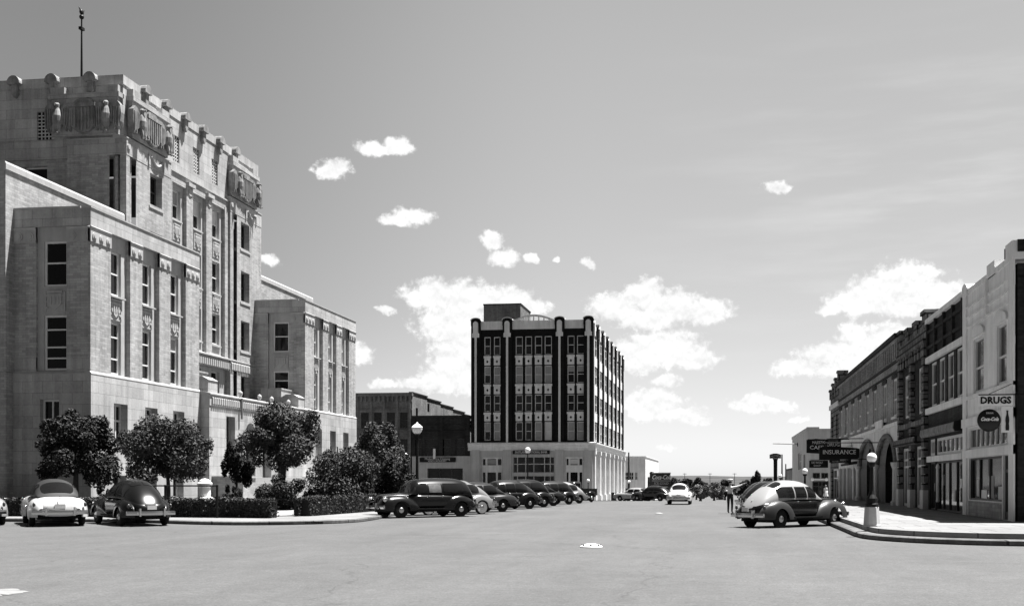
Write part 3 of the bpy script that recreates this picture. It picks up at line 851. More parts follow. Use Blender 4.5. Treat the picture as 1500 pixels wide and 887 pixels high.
# windows of the central block
for i, c in enumerate(ccol):
    for j, (z0, z1) in enumerate(rows_z):
        bl = {(0, 1): (.5, M['blind']), (0, 2): (.5, M['blind']), (0, 0): (.45, M['blind_grey']), (1, 1): (.5, M['blind_grey'])}.get((j, i))
        window(ch, Fm, c - .68, c + .68, z0, z1, -.70, (.5,), (), .1, blind=bl)
    relief_panel(Fm, c - .6, c + .6, 14.5, 15.7, -.38)
    relief_panel(Fm, c - .6, c + .6, 18.5, 19.7, -.38)
    for z in (20.0, 15.85, 12.0): simple_part('sill', M['trim'], ch, lambda b: b.profile(Fm, [(-.7, z - .2), (-.28, z - .2), (-.28, z - .1), (-.7, z)], c - .75, c + .75))
for a0, a1 in pwin:
    for j, (z0, z1) in enumerate(rows_z):
        window(ch, Fm, a0, a1, z0, z1, -.53, (.5,), (), .1, M['frame_dark'])
        simple_part('sill', M['trim'], ch, lambda b: b.profile(Fm, [(-.5, z0 - .25), (.06, z0 - .25), (.06, z0 - .12), (-.5, z0)], a0 - .15, a1 + .15))
# fluted frieze over the first storey
b = MB()
b.profile(Fm, [(-.4, 10.95), (.06, 10.95), (.06, 11.05), (-.4, 11.2)], 66.1, YC1)
b.fb(Fm, 70.5, 79.6, 10.2, 10.94, -.45, -.1)
for k in range(46):
    a = 70.6 + k * .32 if k < 28 else 79.7 + (k - 28) * .30
    n = -.1 if a < 79.6 else 0
    b.profile(Fm, [(n, 10.2), (n + .10, 10.26), (n + .10, 10.75), (n + .02, 10.85), (n, 10.85)], a, a + .19)
b.build('frieze', M['trim'], ch)

# entrance portico between the wings
XP, P0, P1 = -32.62, 66.14, 83.98
Fp = east(XP)
slots = [(68.55, 69.85), (80.25, 81.55)]
archs = [72.3, 75.05, 77.8]
b = MB()
hs = [(a, c, 3.35, 6.0) for a, c in slots] + [(c - .78, c + .78, 1.9, 5.9) for c in archs]
b.wall(Fp, P0, P1, .1, 6.55, hs, 0, .6)
b.fb(south(P0), XW - .5, XP - .001, .1, 6.55, -.3, 0)
for c in archs:
    pts = [(c - .78, 4.95)] + [(c - .78 * math.cos(math.pi * k / 14), 4.95 + .78 * math.sin(math.pi * k / 14)) for k in range(15)] + [(c + .78, 4.95), (c + .78, 5.9), (c - .78, 5.9)]
    b.prism(Fp, pts[1:], -.55, -.003)
b.build('portico_wall', M['ashlar'], ch)
for a, c in slots: window(ch, Fp, a, c, 3.35, 6.0, -.55, (.5,), (.5,), .1, M['frame_dark'])
for c in archs:
    d = MB(); d.fb(Fp, c - .74, c - .02, 1.92, 4.4, -.58, -.5); d.fb(Fp, c + .02, c + .74, 1.92, 4.4, -.58, -.5); o = d.build('entrance_door', M['frame_dark'], ch)
    g = MB(); g.fb(Fp, c - .6, c - .14, 2.7, 4.2, -.5, -.485); g.fb(Fp, c + .14, c + .6, 2.7, 4.2, -.5, -.485); g.build('pane', M['glass'], o)
    g = MB(); g.fb(Fp, c - .76, c + .76, 4.45, 5.85, -.6, -.56); g.build('fanlight', M['glass'], ch)
b = MB(); b.fb(Fp, P0 - .02, P1 + .0, 6.55, 7.25, -.6, .04)
for k in range(56):
    a = P0 + .25 + k * (P1 - P0 - .5) / 56
    b.profile(Fp, [(.04, 6.6), (.13, 6.66), (.13, 7.05), (.04, 7.12)], a, a + .19)
b.build('frieze', M['trim'], ch)
b = MB(); b.profile(Fp, [(-.6, 7.25), (.12, 7.25), (.12, 7.33), (-.6, 7.5)], P0 - .08, P1); b.build('coping', M['trim'], ch)
b = MB(); b.box(XM - .2, XP - .3, P0, P1, 7.0, 7.2); b.build('roof', M['roof'], ch)
for y0, y1 in ((P0 + .2, P0 + 2.4), (P1 - 2.6, P1 - .5)):
    simple_part('pedestal_block', M['ashlar'], ch, lambda b: (b.box(-34.2, -32.8, y0, y1 - .9, 7.3, 8.2), b.prism(south(y0), [(-34.25, 8.2), (-32.75, 8.2), (-33.2, 8.45), (-33.8, 8.45)], -(y1 - .9 - y0) - .05, .05)))
    simple_part('pedestal_block', M['ashlar'], ch, lambda b: (b.box(-35.9, -34.25, y0 + .1, y1 + .6, 7.3, 8.85), b.box(-35.95, -34.2, y0 + .05, y1 + .65, 8.85, 8.95)))
for y in (70.9, 74.0, 76.1, 79.2):
    simple_part('finial', M['trim'], ch, lambda b: b.lathe([(0, 0), (.11, 0), (.07, .06), (.16, .22), (.13, .36), (.05, .42), (0, .46)], (XP - .1, y, 7.42), 12), True)
for y in (70.55, 79.5): simple_part('pilaster_strip', M['darkstone'], ch, lambda b: b.fb(Fp, y - .1, y + .1, 5.9, 7.3, .13, .2))
# steps and their cheek walls
b = MB()
for k in range(9): b.box(XP, -29.3 + .0 - k * .36, 68.4, 81.7, .15 + k * .2, .35 + k * .2) if -29.3 - k * .36 > XP else None
b.build('entrance_steps', M['concrete'], ch)
for y0, y1 in ((66.5, 68.38), (81.72, 83.6)):
    simple_part('cheek_wall', M['tanbrick'], ch, lambda b: b.box(XP + .0, -30.5, y0, y1, .1, 1.9))
    simple_part('cheek_wall_coping', M['trim'], ch, lambda b: b.box(XP + .003, -30.42, y0 - .06, y1 + .0, 1.9, 2.02))
# handrails by the far wing
for y in (87.6, 91.0):
    simple_part('handrail', M['iron'], ch, lambda b: b.tube([(XW + .8, y, .2), (XW + .8, y, 4.6), (XW + .8, y + 1.6, 4.6), (XW + .8, y + 1.6, .2)], .05, 6))

# flagpole on the courthouse roof
fp = thing('flagpole', 'slim dark flagpole with a gilt eagle finial rising from the courthouse roof', 'flagpole', (-46.2, 73.8, 27.1))
simple_part('pole', M['iron'], fp, lambda b: b.tube([(-46.2, 73.8, 27.1), (-46.2, 73.8, 31), (-46.2, 73.8, 35.2)], [.11, .085, .05], 8))
simple_part('base_plate', M['iron'], fp, lambda b: b.lathe([(.35, 0), (.35, .08), (.16, .2), (.13, .5)], (-46.2, 73.8, 27.1)))
simple_part('finial', M['black'], fp, lambda b: (b.ell((-46.2, 73.8, 35.35), (.17, .17, .17)), b.ell((-46.2, 73.8, 35.7), (.13, .22, .2)), b.tube([(-46.2, 73.45, 35.95), (-46.2, 73.8, 35.65), (-46.2, 74.15, 35.95)], [.03, .09, .03], 6)), True)
simple_part('pulley', M['iron'], fp, lambda b: b.box(-46.32, -46.08, 73.6, 74.0, 34.4, 34.6))
# ------------------------------------------------------------------ six-storey brick office building
YB, XB = 142.0, -17.0
GB = gz(YB) + .12
ob = thing('office_building', 'six storey dark brick office block with white terracotta trim over a pale stone bank', 'office building', (-25, 160, GB))
Fb, Fbs = south(YB), east(XB)
def bx(px): return xz_on_y(px, 600, YB)[0]
def bz(py): return (Y0 - py) * (YB / (CT - .0)) / FPX + EYE
xl = bx(690)
wcols = [(218, 270), (295, 348), (472, 530), (550, 605), (628, 687), (707, 766), (893, 950), (970, 1030)]
wc = [(bx(670 + a / 5.54), bx(670 + c / 5.54)) for a, c in wcols]
rowz = [(bz(518), bz(491)), (bz(560), bz(534.5)), (bz(601.5), bz(577)), (bz(644), bz(617))]
piersx = [bx(697.5), bx(743.5), bx(820), bx(867.2) - .45]
ZB1 = bz(648); ZB2 = bz(478)
b = MB()
b.wall(Fb, xl, XB, ZB1, ZB2, [(a, c, z0, z1) for a, c in wc for z0, z1 in rowz], 0, .28)
for c in piersx: b.fb(Fb, c - .62, c + .62, ZB1, ZB2 + .35, -.3, .28)
b.wall(Frame((xl, 0, 0), (0, 1, 0), (-1, 0, 0)), YB, 187, GB - 1, ZB2, [], 0, .2)
b.build('front_wall', M['redbrick'], ob)
# white vertical strips, ornamental pier heads
for c in piersx:
    simple_part('terracotta_strip', M['terra'], ob, lambda b: b.fb(Fb, c - .14, c + .14, ZB1, bz(492), .28, .36))
    z0, z1 = bz(492), bz(467)
    simple_part('pier_head', M['terra'], ob, lambda b: (b.prism(Fb, [(c - .46, z0), (c + .46, z0), (c + .46, z0 + .5), (c + .34, z0 + .6), (c + .34, z1 - .45)] + [(c + .34 * math.cos(math.pi * k / 8), z1 - .45 + .34 * math.sin(math.pi * k / 8)) for k in range(1, 8)] + [(c - .34, z1 - .45), (c - .34, z0 + .6), (c - .46, z0 + .5)], .28, .46),))
    simple_part('pier_arch', M['redbrick'], ob, lambda b: b.prism(Fb, [(c - .66, ZB2 + .3), (c + .66, ZB2 + .3), (c + .66, z1)] + [(c + .66 * math.cos(math.pi * k / 8), z1 + .3 * math.sin(math.pi * k / 8)) for k in range(1, 8)] + [(c - .66, z1)], -.3, .29))
    simple_part('pier_cap', M['terra'], ob, lambda b: b.prism(Fb, [(c + .74 * math.cos(math.pi * k / 8), z1 + .02 + .38 * math.sin(math.pi * k / 8)) for k in range(9)] + [(c - .64 * math.cos(math.pi * k / 8), z1 + .02 + .29 * math.sin(math.pi * k / 8)) for k in range(9)], -.35, .36))
for i in range(3):
    a0, a1 = piersx[i] + .66, piersx[i + 1] - .66
    simple_part('terracotta_band', M['terra'], ob, lambda b: b.fb(Fb, a0, a1, bz(480.5), bz(468), -.25, .06))
# arched crest over the middle bay
c = (piersx[1] + piersx[2]) / 2; hw = (piersx[2] - piersx[1]) / 2 - .75
zc0, zc1 = bz(468), bz(459)
def crest(b):
    up = [(c - hw + 2 * hw * t, zc0 + .1 + (zc1 - zc0 - .1) * math.sin(math.pi * t)) for t in frange(0, 1, 17)]
    lo = [(a * 1.0, max(zc0, z - .26)) for a, z in up]
    b.prism(Fb, up + lo[::-1], -.2, .05)
    for k in range(1, 8):
        a = c - hw + 2 * hw * k / 8
        b.fb(Fb, a - .07, a + .07, zc0, zc0 + .1 + (zc1 - zc0 - .1) * math.sin(math.pi * k / 8) - .2, -.15, .0)
simple_part('arched_crest', M['terra'], ob, crest)
# front windows and spandrels
fr_lab = [[0, 0, 0, 0, 0, 0, 0, 0], [4, 2, 2, 2, 3, 2, 5, 5], [0, 0, 0, 0, 0, 0, 0, 0], [4, 2, 0, 0, 3, 1, 2, 2]]
for j, (z0, z1) in enumerate(rowz):
    for i, (a, c_) in enumerate(wc):
        k = fr_lab[j][i]
        bl = {0: None, 1: (1.0, M['blind']), 2: (1.0, M['blind_grey']), 3: (1.0, M['blind_grey']), 4: (.5, M['blind_grey']), 5: (.35, M['blind_grey'])}[k]
        window(ob, Fb, a, c_, z0, z1, -.24, (.5,), (), .10, M['terra'], blind=bl, label='window with a drawn pale blind' if k in (1, 2, 3) else None)
for j in range(3):
    z0, z1 = rowz[j + 1][1] + .12, rowz[j][0] - .1
    for a, c_ in wc:
        m_ = (a + c_) / 2; zz = z0 + (z1 - z0) * .4
        sp = simple_part('spandrel', M['terra'], ob, lambda b: (b.fb(Fb, a + .02, c_ - .02, z0, z1 - .28, -.02, .05), b.fb(Fb, a - .06, c_ + .06, z1 - .28, z1, -.02, .12)))
        q = MB(); q.prism(Fb, [(m_ - .16, zz), (m_, zz - .2), (m_ + .16, zz), (m_, zz + .2)], .05, .07); q.build('diamond_boss', M['redbrick'], sp)
# side: seven bays running back along the street
NB = 7; SL = 44.0; y_end = YB + SL
sp_y = [YB + .55 + k * (SL - 1.1) / NB for k in range(NB + 1)]
b = MB()
sw = []
for k in range(NB):
    m_ = (sp_y[k] + sp_y[k + 1]) / 2
    sw += [(m_ - 1.75, m_ - .35), (m_ + .35, m_ + 1.75)]
b.wall(Fbs, YB, y_end, ZB1, ZB2, [(a, c_, z0, z1) for a, c_ in sw for z0, z1 in rowz], -.08, .12)
for y in sp_y: b.fb(Fbs, y - .55, y + .55, ZB1, ZB2 + .3, -.4, .12)
b.fb(Frame((0, y_end, 0), (1, 0, 0), (0, 1, 0)), xl, XB - .3, GB - 1, ZB2, -.2, 0)
b.build('side_wall', M['redbrick'], ob)
for y in sp_y:
    simple_part('terracotta_strip', M['terra'], ob, lambda b: b.fb(Fbs, y - .28, y + .28, ZB1, ZB2 - 1.2, .12, .2))
    simple_part('pier_head', M['terra'], ob, lambda b: b.prism(Fbs, [(y - .5, ZB2 - 1.2), (y + .5, ZB2 - 1.2), (y + .36, ZB2 + .5), (y, ZB2 + .8), (y - .36, ZB2 + .5)], .12, .3))
    simple_part('pier_cap', M['redbrick'], ob, lambda b: b.prism(Fbs, [(y - .62, ZB2 + .3), (y + .62, ZB2 + .3), (y + .62, ZB2 + .75), (y, ZB2 + 1.15), (y - .62, ZB2 + .75)], -.4, .11))
for k in range(NB):
    simple_part('terracotta_band', M['terra'], ob, lambda b: b.fb(Fbs, sp_y[k] + .62, sp_y[k + 1] - .62, ZB2 - .1, ZB2 + .7, -.5, -.2))
for j, (z0, z1) in enumerate(rowz):
    for i, (a, c_) in enumerate(sw):
        window(ob, Fbs, a, c_, z0, z1, -.185, (.5,), (), .14, M['terra'], blind=(.5, M['blind_grey']) if (i * 3 + j) % 4 == 0 else None)
for j in range(3):
    z0, z1 = rowz[j + 1][1] + .12, rowz[j][0] - .1
    for k in range(NB):
        simple_part('spandrel', M['terra'], ob, lambda b: b.fb(Fbs, sw[2 * k][0], sw[2 * k + 1][1], z0, z1, -.10, -.02))
# bank storey in pale stone
ZE = ZB1
b = MB()
bays = [(piersx[0] + .75, piersx[1] - .75), (piersx[1] + .75, piersx[2] - .75), (piersx[2] + .75, piersx[3] - .75)]
zo = bz(669)
b.wall(Fb, xl - .1, XB + .1, GB - 1.2, ZE - .9, [(a, c_, GB, zo) for a, c_ in bays], .12, .5)
for c in piersx: b.fb(Fb, c - .55, c + .55, GB - 1.2, ZE - .9, .1, .35)
b.build('bank_front', M['greyplaster'], ob)
b = MB()
for F, a0, a1 in ((Fb, xl - .35, XB + .45), (Fbs, YB - .44, y_end + .1)):
    b.profile(F, [(-.5, ZE - 1.0), (.3, ZE - 1.0), (.3, ZE - .62), (.4, ZE - .55), (.45, ZE - .2), (.62, ZE - .12), (.62, ZE), (.3, ZE + .1), (-.5, ZE + .1)], a0, a1)
b.build('cornice', M['terra'], ob)
for q in (0, 2):
    a, c_ = bays[q]
    f = MB()
    for t in (0, .22, .74, 1): 
        x = a + (c_ - a) * t; f.fb(Fb, x - .12, x + .12, GB, zo, -.35, -.15)
    zt = bz(685)
    f.fb(Fb, a, c_, zt - .55, zt + .4, -.36, -.12); f.fb(Fb, a, c_, zo - .2, zo, -.36, -.13)
    o = f.build('window', M['terra'], ob)
    g = MB(); g.fb(Fb, a, c_, GB, zo, -.42, -.37); g.build('pane', M['glass'], o)
    g = MB(); g.fb(Fb, a + (c_ - a) * .26, a + (c_ - a) * .70, zt + .5, zo - .25, -.362, -.34); g.build('blind', M['blind_grey'] if q == 0 else M['blind'], o)
a, c_ = bays[1]
f = MB()
for t in (0, .1, .3, .5, .76, .9, 1):
    x = a + (c_ - a) * t; f.fb(Fb, x - .06, x + .06, GB, zo, -.35, -.2)
zt = bz(694); f.fb(Fb, a, c_, zt - .25, zt + .25, -.36, .1); f.fb(Fb, a, c_, bz(679) - .06, bz(679) + .06, -.36, -.18)
o = f.build('window', M['greyplaster'], ob)
g = MB(); g.fb(Fb, a, c_, GB, zo + .0, -.42, -.37); g.build('pane', M['glass'], o)
sg = simple_part('sign_board', M['signblack'], ob, lambda b: b.fb(Fb, bx(752), bx(806), bz(664.5), bz(659), .36, .5))
lettering('EASTLAND NATIONAL BANK', .42, M['signwhite'], sg, ((bx(752) + bx(806)) / 2, YB - .51, (bz(664.5) + bz(659)) / 2), stretch=.78)
# side colonnade
b = MB(); b.wall(Fbs, YB, y_end, GB - 1.5, ZE - .9, [(sp_y[k] + .9, sp_y[k + 1] - .9, GB + .5, ZE - 1.6) for k in range(NB)], -.1, .4); b.build('bank_side', M['terra'], ob)
for k, y in enumerate(sp_y):
    simple_part('column', M['terra'], ob, lambda b: (b.fb(Fbs, y - .62, y + .62, gz(y) - .5, GB + .7, -.1, .5), b.fb(Fbs, y - .46, y + .46, GB + .7, ZE - 1.5, -.1, .34), b.fb(Fbs, y - .56, y + .56, ZE - 1.5, ZE - 1.0, -.1, .42)))
for k in range(NB):
    a0, a1 = sp_y[k] + .9, sp_y[k + 1] - .9
    window(ob, Fbs, a0, a1, GB + .5, ZE - 1.6, -.48, (.45, .75), (.33, .67), .14, M['terra'])
simple_part('roof', M['roof'], ob, lambda b: b.box(xl, XB - .3, YB + .3, y_end - .2, ZB2 - .6, ZB2 - .4))
# roof penthouse
x0, x1 = xz_on_y(708.5, 450, 152)[0], xz_on_y(762.5, 450, 152)[0]
zt = xz_on_y(735, 444.5, 152)[1]
simple_part('roof_penthouse', M['brownbrick'], ob, lambda b: b.box(x0, x1, 152, 160, ZB2 - .5, zt - .15))
simple_part('penthouse_coping', M['blackbrick'], ob, lambda b: b.box(x0 - .08, x1 + .08, 151.92, 160.08, zt - .15, zt))
simple_part('roof_vent', M['terra'], ob, lambda b: b.lathe([(.3, 0), (.3, 1.2), (.55, 1.3), (.5, 1.5), (0, 1.7)], ((x1 + 2.4), 150, ZB2 - .4), 12))

# ------------------------------------------------------------------ two older brick blocks left of it
def px_box(pxa, pxb, Y): return xz_on_y(pxa, 600, Y)[0], xz_on_y(pxb, 600, Y)[0]
YA = 142.0
xa0, xa1 = px_box(500, 603.5, YA)
za = bz(572); GA = gz(YA) + .12
tb = thing('brick_building', 'tall sooty two storey brick block with corbelled cornice and stepped pale side wall', 'brick building', ((xa0 + xa1) / 2, 150, GA))
Fq = south(YA); Fqs = east(xa1)
wpx = [(528.5, 540), (547.5, 559), (566.5, 578.5), (585.5, 597)]
wA = [px_box(p, q, YA) for p, q in wpx]
b = MB(); b.wall(Fq, xa0, xa1, GA - 1, za, [(a, c, bz(625), bz(601)) for a, c in wA] + [(a, c, bz(662), bz(641)) for a, c in wA], 0, .3)
b.build('front_wall', M['brownbrick'], tb)
for a, c in wA:
    window(tb, Fq, a, c, bz(625), bz(601), -.28, (.5,), (), .07, M['frame_dark']); window(tb, Fq, a, c, bz(662), bz(641), -.28, (.5,), (), .07, M['frame_dark'])
    simple_part('window_head', M['greybrick'], tb, lambda b: b.fb(Fq, a - .2, c + .2, bz(600.5), bz(598), 0, .1))
b = MB(); b.fb(Fq, xa0, xa1 + .1, za - .45, za, -.3, .35); b.fb(Fq, xa0, xa1, bz(597.5), bz(596), 0, .14); b.fb(Fq, xa0, xa1, bz(629), bz(627.5), 0, .14)
k = 0
x = xa0 + .2
while x < xa1 - .3:
    b.fb(Fq, x, x + .28, za - 1.15, za - .45, 0, .25); x += .62
for x in (bx(524), bx(543.5), bx(563), bx(582), bx(600.5)): b.fb(Fq, x - .16, x + .16, GA - 1, za - .45, 0, .16)
b.build('cornice', M['brownbrick'], tb)
ylen = 50
prof = []
steps = [(0, 0), (.15, 0), (.15, -.25), (.30, -.25), (.30, -.55), (.45, -.55), (.45, -.85), (.6, -.85), (.6, -1.15), (.75, -1.15), (.75, -1.5), (1, -1.5)]
poly = [(YA, GA - 2)] + [(YA + ylen, GA - 2)] + [(YA + ylen * t, za - .05 + dz) for t, dz in reversed(steps)]
b = MB(); b.prism(Fqs, poly, -.35, 0); b.build('side_wall', M['greybrick'], tb)
for t0, t1, dz in ((0, .15, 0), (.15, .3, -.25), (.3, .45, -.55), (.45, .6, -.85), (.6, .75, -1.15), (.75, 1, -1.5)):
    simple_part('coping', M['blackbrick'], tb, lambda b: b.fb(Fqs, YA + ylen * t0, YA + ylen * t1 + .05, za - .05 + dz, za + .12 + dz, -.45, .12))
for px, py in ((610.5, 603.5), (627.5, 597), (650.5, 603.5)):
    y, z = yz_on_x(px, py, xa1)
    simple_part('window', M['glass'], tb, lambda b: b.fb(Fqs, y - .5, y + .5, z - .5, z + .6, .0, .02))
simple_part('roof', M['roof'], tb, lambda b: b.box(xa0, xa1 - .3, YA + .3, YA + ylen, za - 2.2, za - 2.0))
# the lower shop block
xc0, xc1 = xa1 + .02, xl - .12
zc = bz(606.5)
sb = thing('shop_building', 'low sooty brick shop block with pale shopfront, joined to the dark office tower', 'shop building', ((xc0 + xc1) / 2, 150, GA))
wpx = [(603.5, 617), (622, 636.5), (646.5, 660), (666.5, 680)]
wC = [px_box(p, q, YA) for p, q in wpx]
b = MB(); b.wall(Fq, xc0, xc1, bz(667), zc, [(a + .05, c, bz(667) + .05, bz(641)) for a, c in wC], 0, .3); b.build('front_wall', M['blackbrick'], sb)
b = MB(); b.fb(Fq, xc0, xc1, zc - .3, zc, -.3, .3); b.fb(Fq, xc0, xc1, bz(631), bz(629.5), 0, .15); b.fb(Fq, xc0, xc1, zc - 1.4, zc - 1.25, 0, .12)
for x in (xc0 + .2, (xc0 + xc1) / 2, xc1 - .25): b.fb(Fq, x - .25, x + .25, bz(667), zc - .3, 0, .14)
b.build('cornice', M['blackbrick'], sb)
for a, c in wC: window(sb, Fq, a + .05, c, bz(667) + .05, bz(641), -.28, (.5,), (), .08, M['frame_dark'])
b = MB(); b.wall(Fq, xc0, xc1, GA - 1, bz(667), [(bx(626), bx(678), GA - .5, bz(685))], .04, .6); b.build('shopfront', M['greyplaster'], sb)
window(sb, Fq, bx(626), bx(678), GA - .5, bz(685), -.5, (.55,), (.33, .67), .1, M['frame_dark'])
simple_part('roof', M['roof'], sb, lambda b: b.box(xc0, xc1, YA + .3, YA + 30, zc - .9, zc - .7))
s_ = thing('shop_sign', 'long black painted signboard with white lettering above the low shopfront', 'sign', ((bx(615) + bx(668)) / 2, YA - .3, bz(676)))
simple_part('board', M['signblack'], s_, lambda b: b.fb(Fq, bx(615.5), bx(668), bz(676), bz(669), .12, .3))
lettering('Modern Dry Cleaning', .46, M['blind'], s_, ((bx(615) + bx(668)) / 2, YA - .31, bz(671)), stretch=.85)
lettering('AND LAUNDRY', .36, M['blind'], s_, ((bx(615) + bx(668)) / 2, YA - .31, bz(674.3)))
s2 = thing('vertical_sign', 'narrow white upright sign standing over the long black signboard', 'sign', (bx(637.3), YA - .5, bz(671)))
simple_part('board', M['signwhite'], s2, lambda b: b.fb(Fq, bx(635.8), bx(639), bz(671), bz(656), .3, .5))
simple_part('bracket', M['iron'], s2, lambda b: b.fb(Fq, bx(637), bx(637.8), bz(660), bz(659.4), 0, .3))

# low white building and the soft drink billboard past the office tower
YL = 200.0
def lx(px): return xz_on_y(px, 700, YL)[0]
def lz(py): return (Y0 - py) * YL / CT / FPX + EYE
wb = thing('white_building', 'low white stucco commercial building beyond the pale bank colonnade', 'building', (lx(935), YL + 8, gz(YL)))
Fl = south(YL)
x0, x1 = lx(905), lx(945.5)
b = MB(); hs = [(lx(914), lx(920), lz(702), lz(691)), (lx(921.5), lx(928), lz(702), lz(691)), (lx(930), lx(934), lz(702), lz(691)), (lx(914), lx(928), lz(720), lz(714)), (lx(930.5), lx(941), lz(718.5), lz(714)), (lx(914), lx(938), gz(YL), lz(721))]
b.wall(Fl, x0, x1, gz(YL) - 1, lz(669), hs, 0, .3); b.fb(east(x1), YL + .01, YL + 40, gz(YL) - 2, lz(669), -.3, .004); b.build('wall', M['whitepaint'], wb)
for h in hs: window(wb, Fl, h[0], h[1], h[2], h[3], -.28, (.5,), (.5,), .1, M['frame'])
simple_part('coping', M['whitepaint'], wb, lambda b: (b.fb(Fl, x0, x1 + .1, lz(669), lz(668), -.5, .15), b.fb(east(x1), YL + .5, YL + 40, lz(669), lz(668), -.3, .12)))
simple_part('roof', M['roof'], wb, lambda b: b.box(x0, x1 - .3, YL + .3, YL + 39, lz(672), lz(671)))
bb = thing('billboard', 'large dark billboard for a soft drink in script letters near the street end', 'billboard', (lx(967), YL + 6, gz(YL)))
Fbb = south(YL + 4)
simple_part('panel', M['signred'], bb, lambda b: (b.fb(Fbb, lx(954), lx(980.5), lz(712), lz(692.5), -.2, 0)))
simple_part('panel_frame', M['blind_grey'], bb, lambda b: (b.fb(Fbb, lx(954) - .1, lx(980.5) + .1, lz(692.5), lz(692.5) + .14, -.25, .06), b.fb(Fbb, lx(954) - .1, lx(980.5) + .1, lz(703.5) - .05, lz(703.5) + .05, 0, .05)))
for q in (956, 967, 978): simple_part('post', M['bark'], bb, lambda b: b.fb(Fbb, lx(q) - .12, lx(q) + .12, gz(YL) - 1, lz(712), -.4, -.21))
lettering('Coca-Cola', 1.15, M['blind'], bb, (lx(967), YL + 3.98, lz(698.5)), shear=.35, stretch=.72)
lettering('ICE COLD', .6, M['blind_grey'], bb, (lx(967), YL + 3.98, lz(707.5)))
dk = thing('shed', 'small dark shed standing between the white building and the billboard', 'shed', (lx(951), YL + 10, gz(YL)))
simple_part('wall', M['blackbrick'], dk, lambda b: b.box(lx(948.5), lx(953.5), YL + 6, YL + 12, gz(YL) - 1, lz(692)))
simple_part('roof', M['roof'], dk, lambda b: b.prism(south(YL + 6), [(lx(948) - .1, lz(692)), (lx(953.8), lz(692)), (lx(950.5), lz(689.5))], -6.1, .1))
# small gabled white house at the foot of the hill
YH = 300.0
x0, x1 = xz_on_y(1049, 720, YH)[0], xz_on_y(1063, 720, YH)[0]
hz = lambda py: (Y0 - py) * YH / CT / FPX + EYE
hh = thing('house', 'little white gabled house among trees at the far end of the street', 'house', ((x0 + x1) / 2, YH + 4, gz(YH)))
simple_part('wall', M['whitepaint'], hh, lambda b: b.prism(south(YH), [(x0, hz(736)), (x1, hz(736)), (x1, hz(725)), ((x0 + x1) / 2, hz(720.5)), (x0, hz(725))], -8, 0))
simple_part('roof', M['roof'], hh, lambda b: (b.prism(south(YH), [(x0 - .2, hz(725.3)), ((x0 + x1) / 2, hz(720.3)), ((x0 + x1) / 2, hz(719.3)), (x0 - .2, hz(724.3))], -8.3, .3), b.prism(south(YH), [(x1 + .2, hz(725.3)), ((x0 + x1) / 2, hz(720.3)), ((x0 + x1) / 2, hz(719.3)), (x1 + .2, hz(724.3))], -8.3, .3)))
simple_part('window', M['glass'], hh, lambda b: b.fb(south(YH), (x0 + x1) / 2 - .5, (x0 + x1) / 2 + .4, hz(732), hz(727), 0, .05))
# ------------------------------------------------------------------ right-hand row of shops
XR = 9.96
Fr = west(XR)
def ry(px): return yz_on_x(px, 600, XR)[0]
def rz_(px, py): return yz_on_x(px, py, XR)[1]
def back(par, y0, y1, z, m, xb=30):
    b = MB(); b.box(XR + .35, xb, y0, y1, z - .1, z); b.build('roof', M['roof'], par)
    b = MB(); b.box(xb - .3, xb, y0, y1, 0, z + .4); b.build('rear_wall', m, par)

# corner drug store, whitewashed
DY0, DY1 = 39.35, 47.4
dr = thing("drug_store", "whitewashed two storey corner store with raised parapet and a dark brick end wall", 'store', (18, 44, .3))
w1 = (ry(1441), ry(1426)); w2 = (ry(1474.5), ry(1460))
b = MB()
sh = [(40.05, 46.6, 2.98, 3.85), (41.15, 46.5, .95, 2.62), (40.05, 41.0, .32, 2.62)]
b.wall(Fr, DY0, DY1, .3, 9.35, [(w1[0], w1[1], 5.2, 7.35), (w2[0], w2[1], 5.2, 7.4)] + sh, 0, .16)
b.fb(Fr, DY0, DY1, 2.64, 2.96, 0, .10); b.fb(Fr, DY0, DY1, 3.9, 4.25, 0, .12); b.fb(Fr, DY0, DY1, 5.02, 5.16, 0, .08)
b.fb(Fr, DY0, 40.0, .3, 9.35, 0, .07); b.fb(Fr, 46.75, DY1, .3, 9.35, 0, .07)
for z in (7.95, 8.35, 8.75): b.fb(Fr, 40.05, 46.7, z, z + .07, 0, .06)
for a, c in (w1, w2):
    m_ = (a + c) / 2
    b.prism(Fr, [(a - .25, 7.42)] + [(m_ - (c - a + .5) / 2 * math.cos(math.pi * k / 10), 7.5 + .32 * math.sin(math.pi * k / 10)) for k in range(11)] + [(c + .25, 7.42)], 0, .09)
b.build('wall', M['whitepaint'], dr)
b = MB()
b.fb(Fr, DY0, 40.3, 9.35, 10.0, -.5, .09); b.fb(Fr, 42.0, 43.2, 9.35, 9.85, -.45, .06); b.fb(Fr, 40.3, 46.6, 9.35, 9.55, -.45, .05)
b.fb(Fr, 43.15, 43.25, 8.0, 9.35, 0, .12)
b.prism(Fr, [(46.5, 9.35), (47.4, 9.35), (47.4, 9.62)] + [(46.95 + .45 * math.cos(math.pi * k / 6), 9.62 + .22 * math.sin(math.pi * k / 6)) for k in range(7)], -.5, .1)
b.build('parapet', M['whitepaint'], dr)
simple_part('vent_pipe', M['iron'], dr, lambda b: (b.tube([(XR + .5, 42.55, 9.8), (XR + .5, 42.55, 10.35)], .08), b.tube([(XR + .5, 42.55, 10.0), (XR + .5, 42.3, 10.0)], .06)))
b = MB(); b.fb(south(DY0), XR + .08, 30, .3, 9.2, -.3, .02); b.build('end_wall', M['blackbrick'], dr)
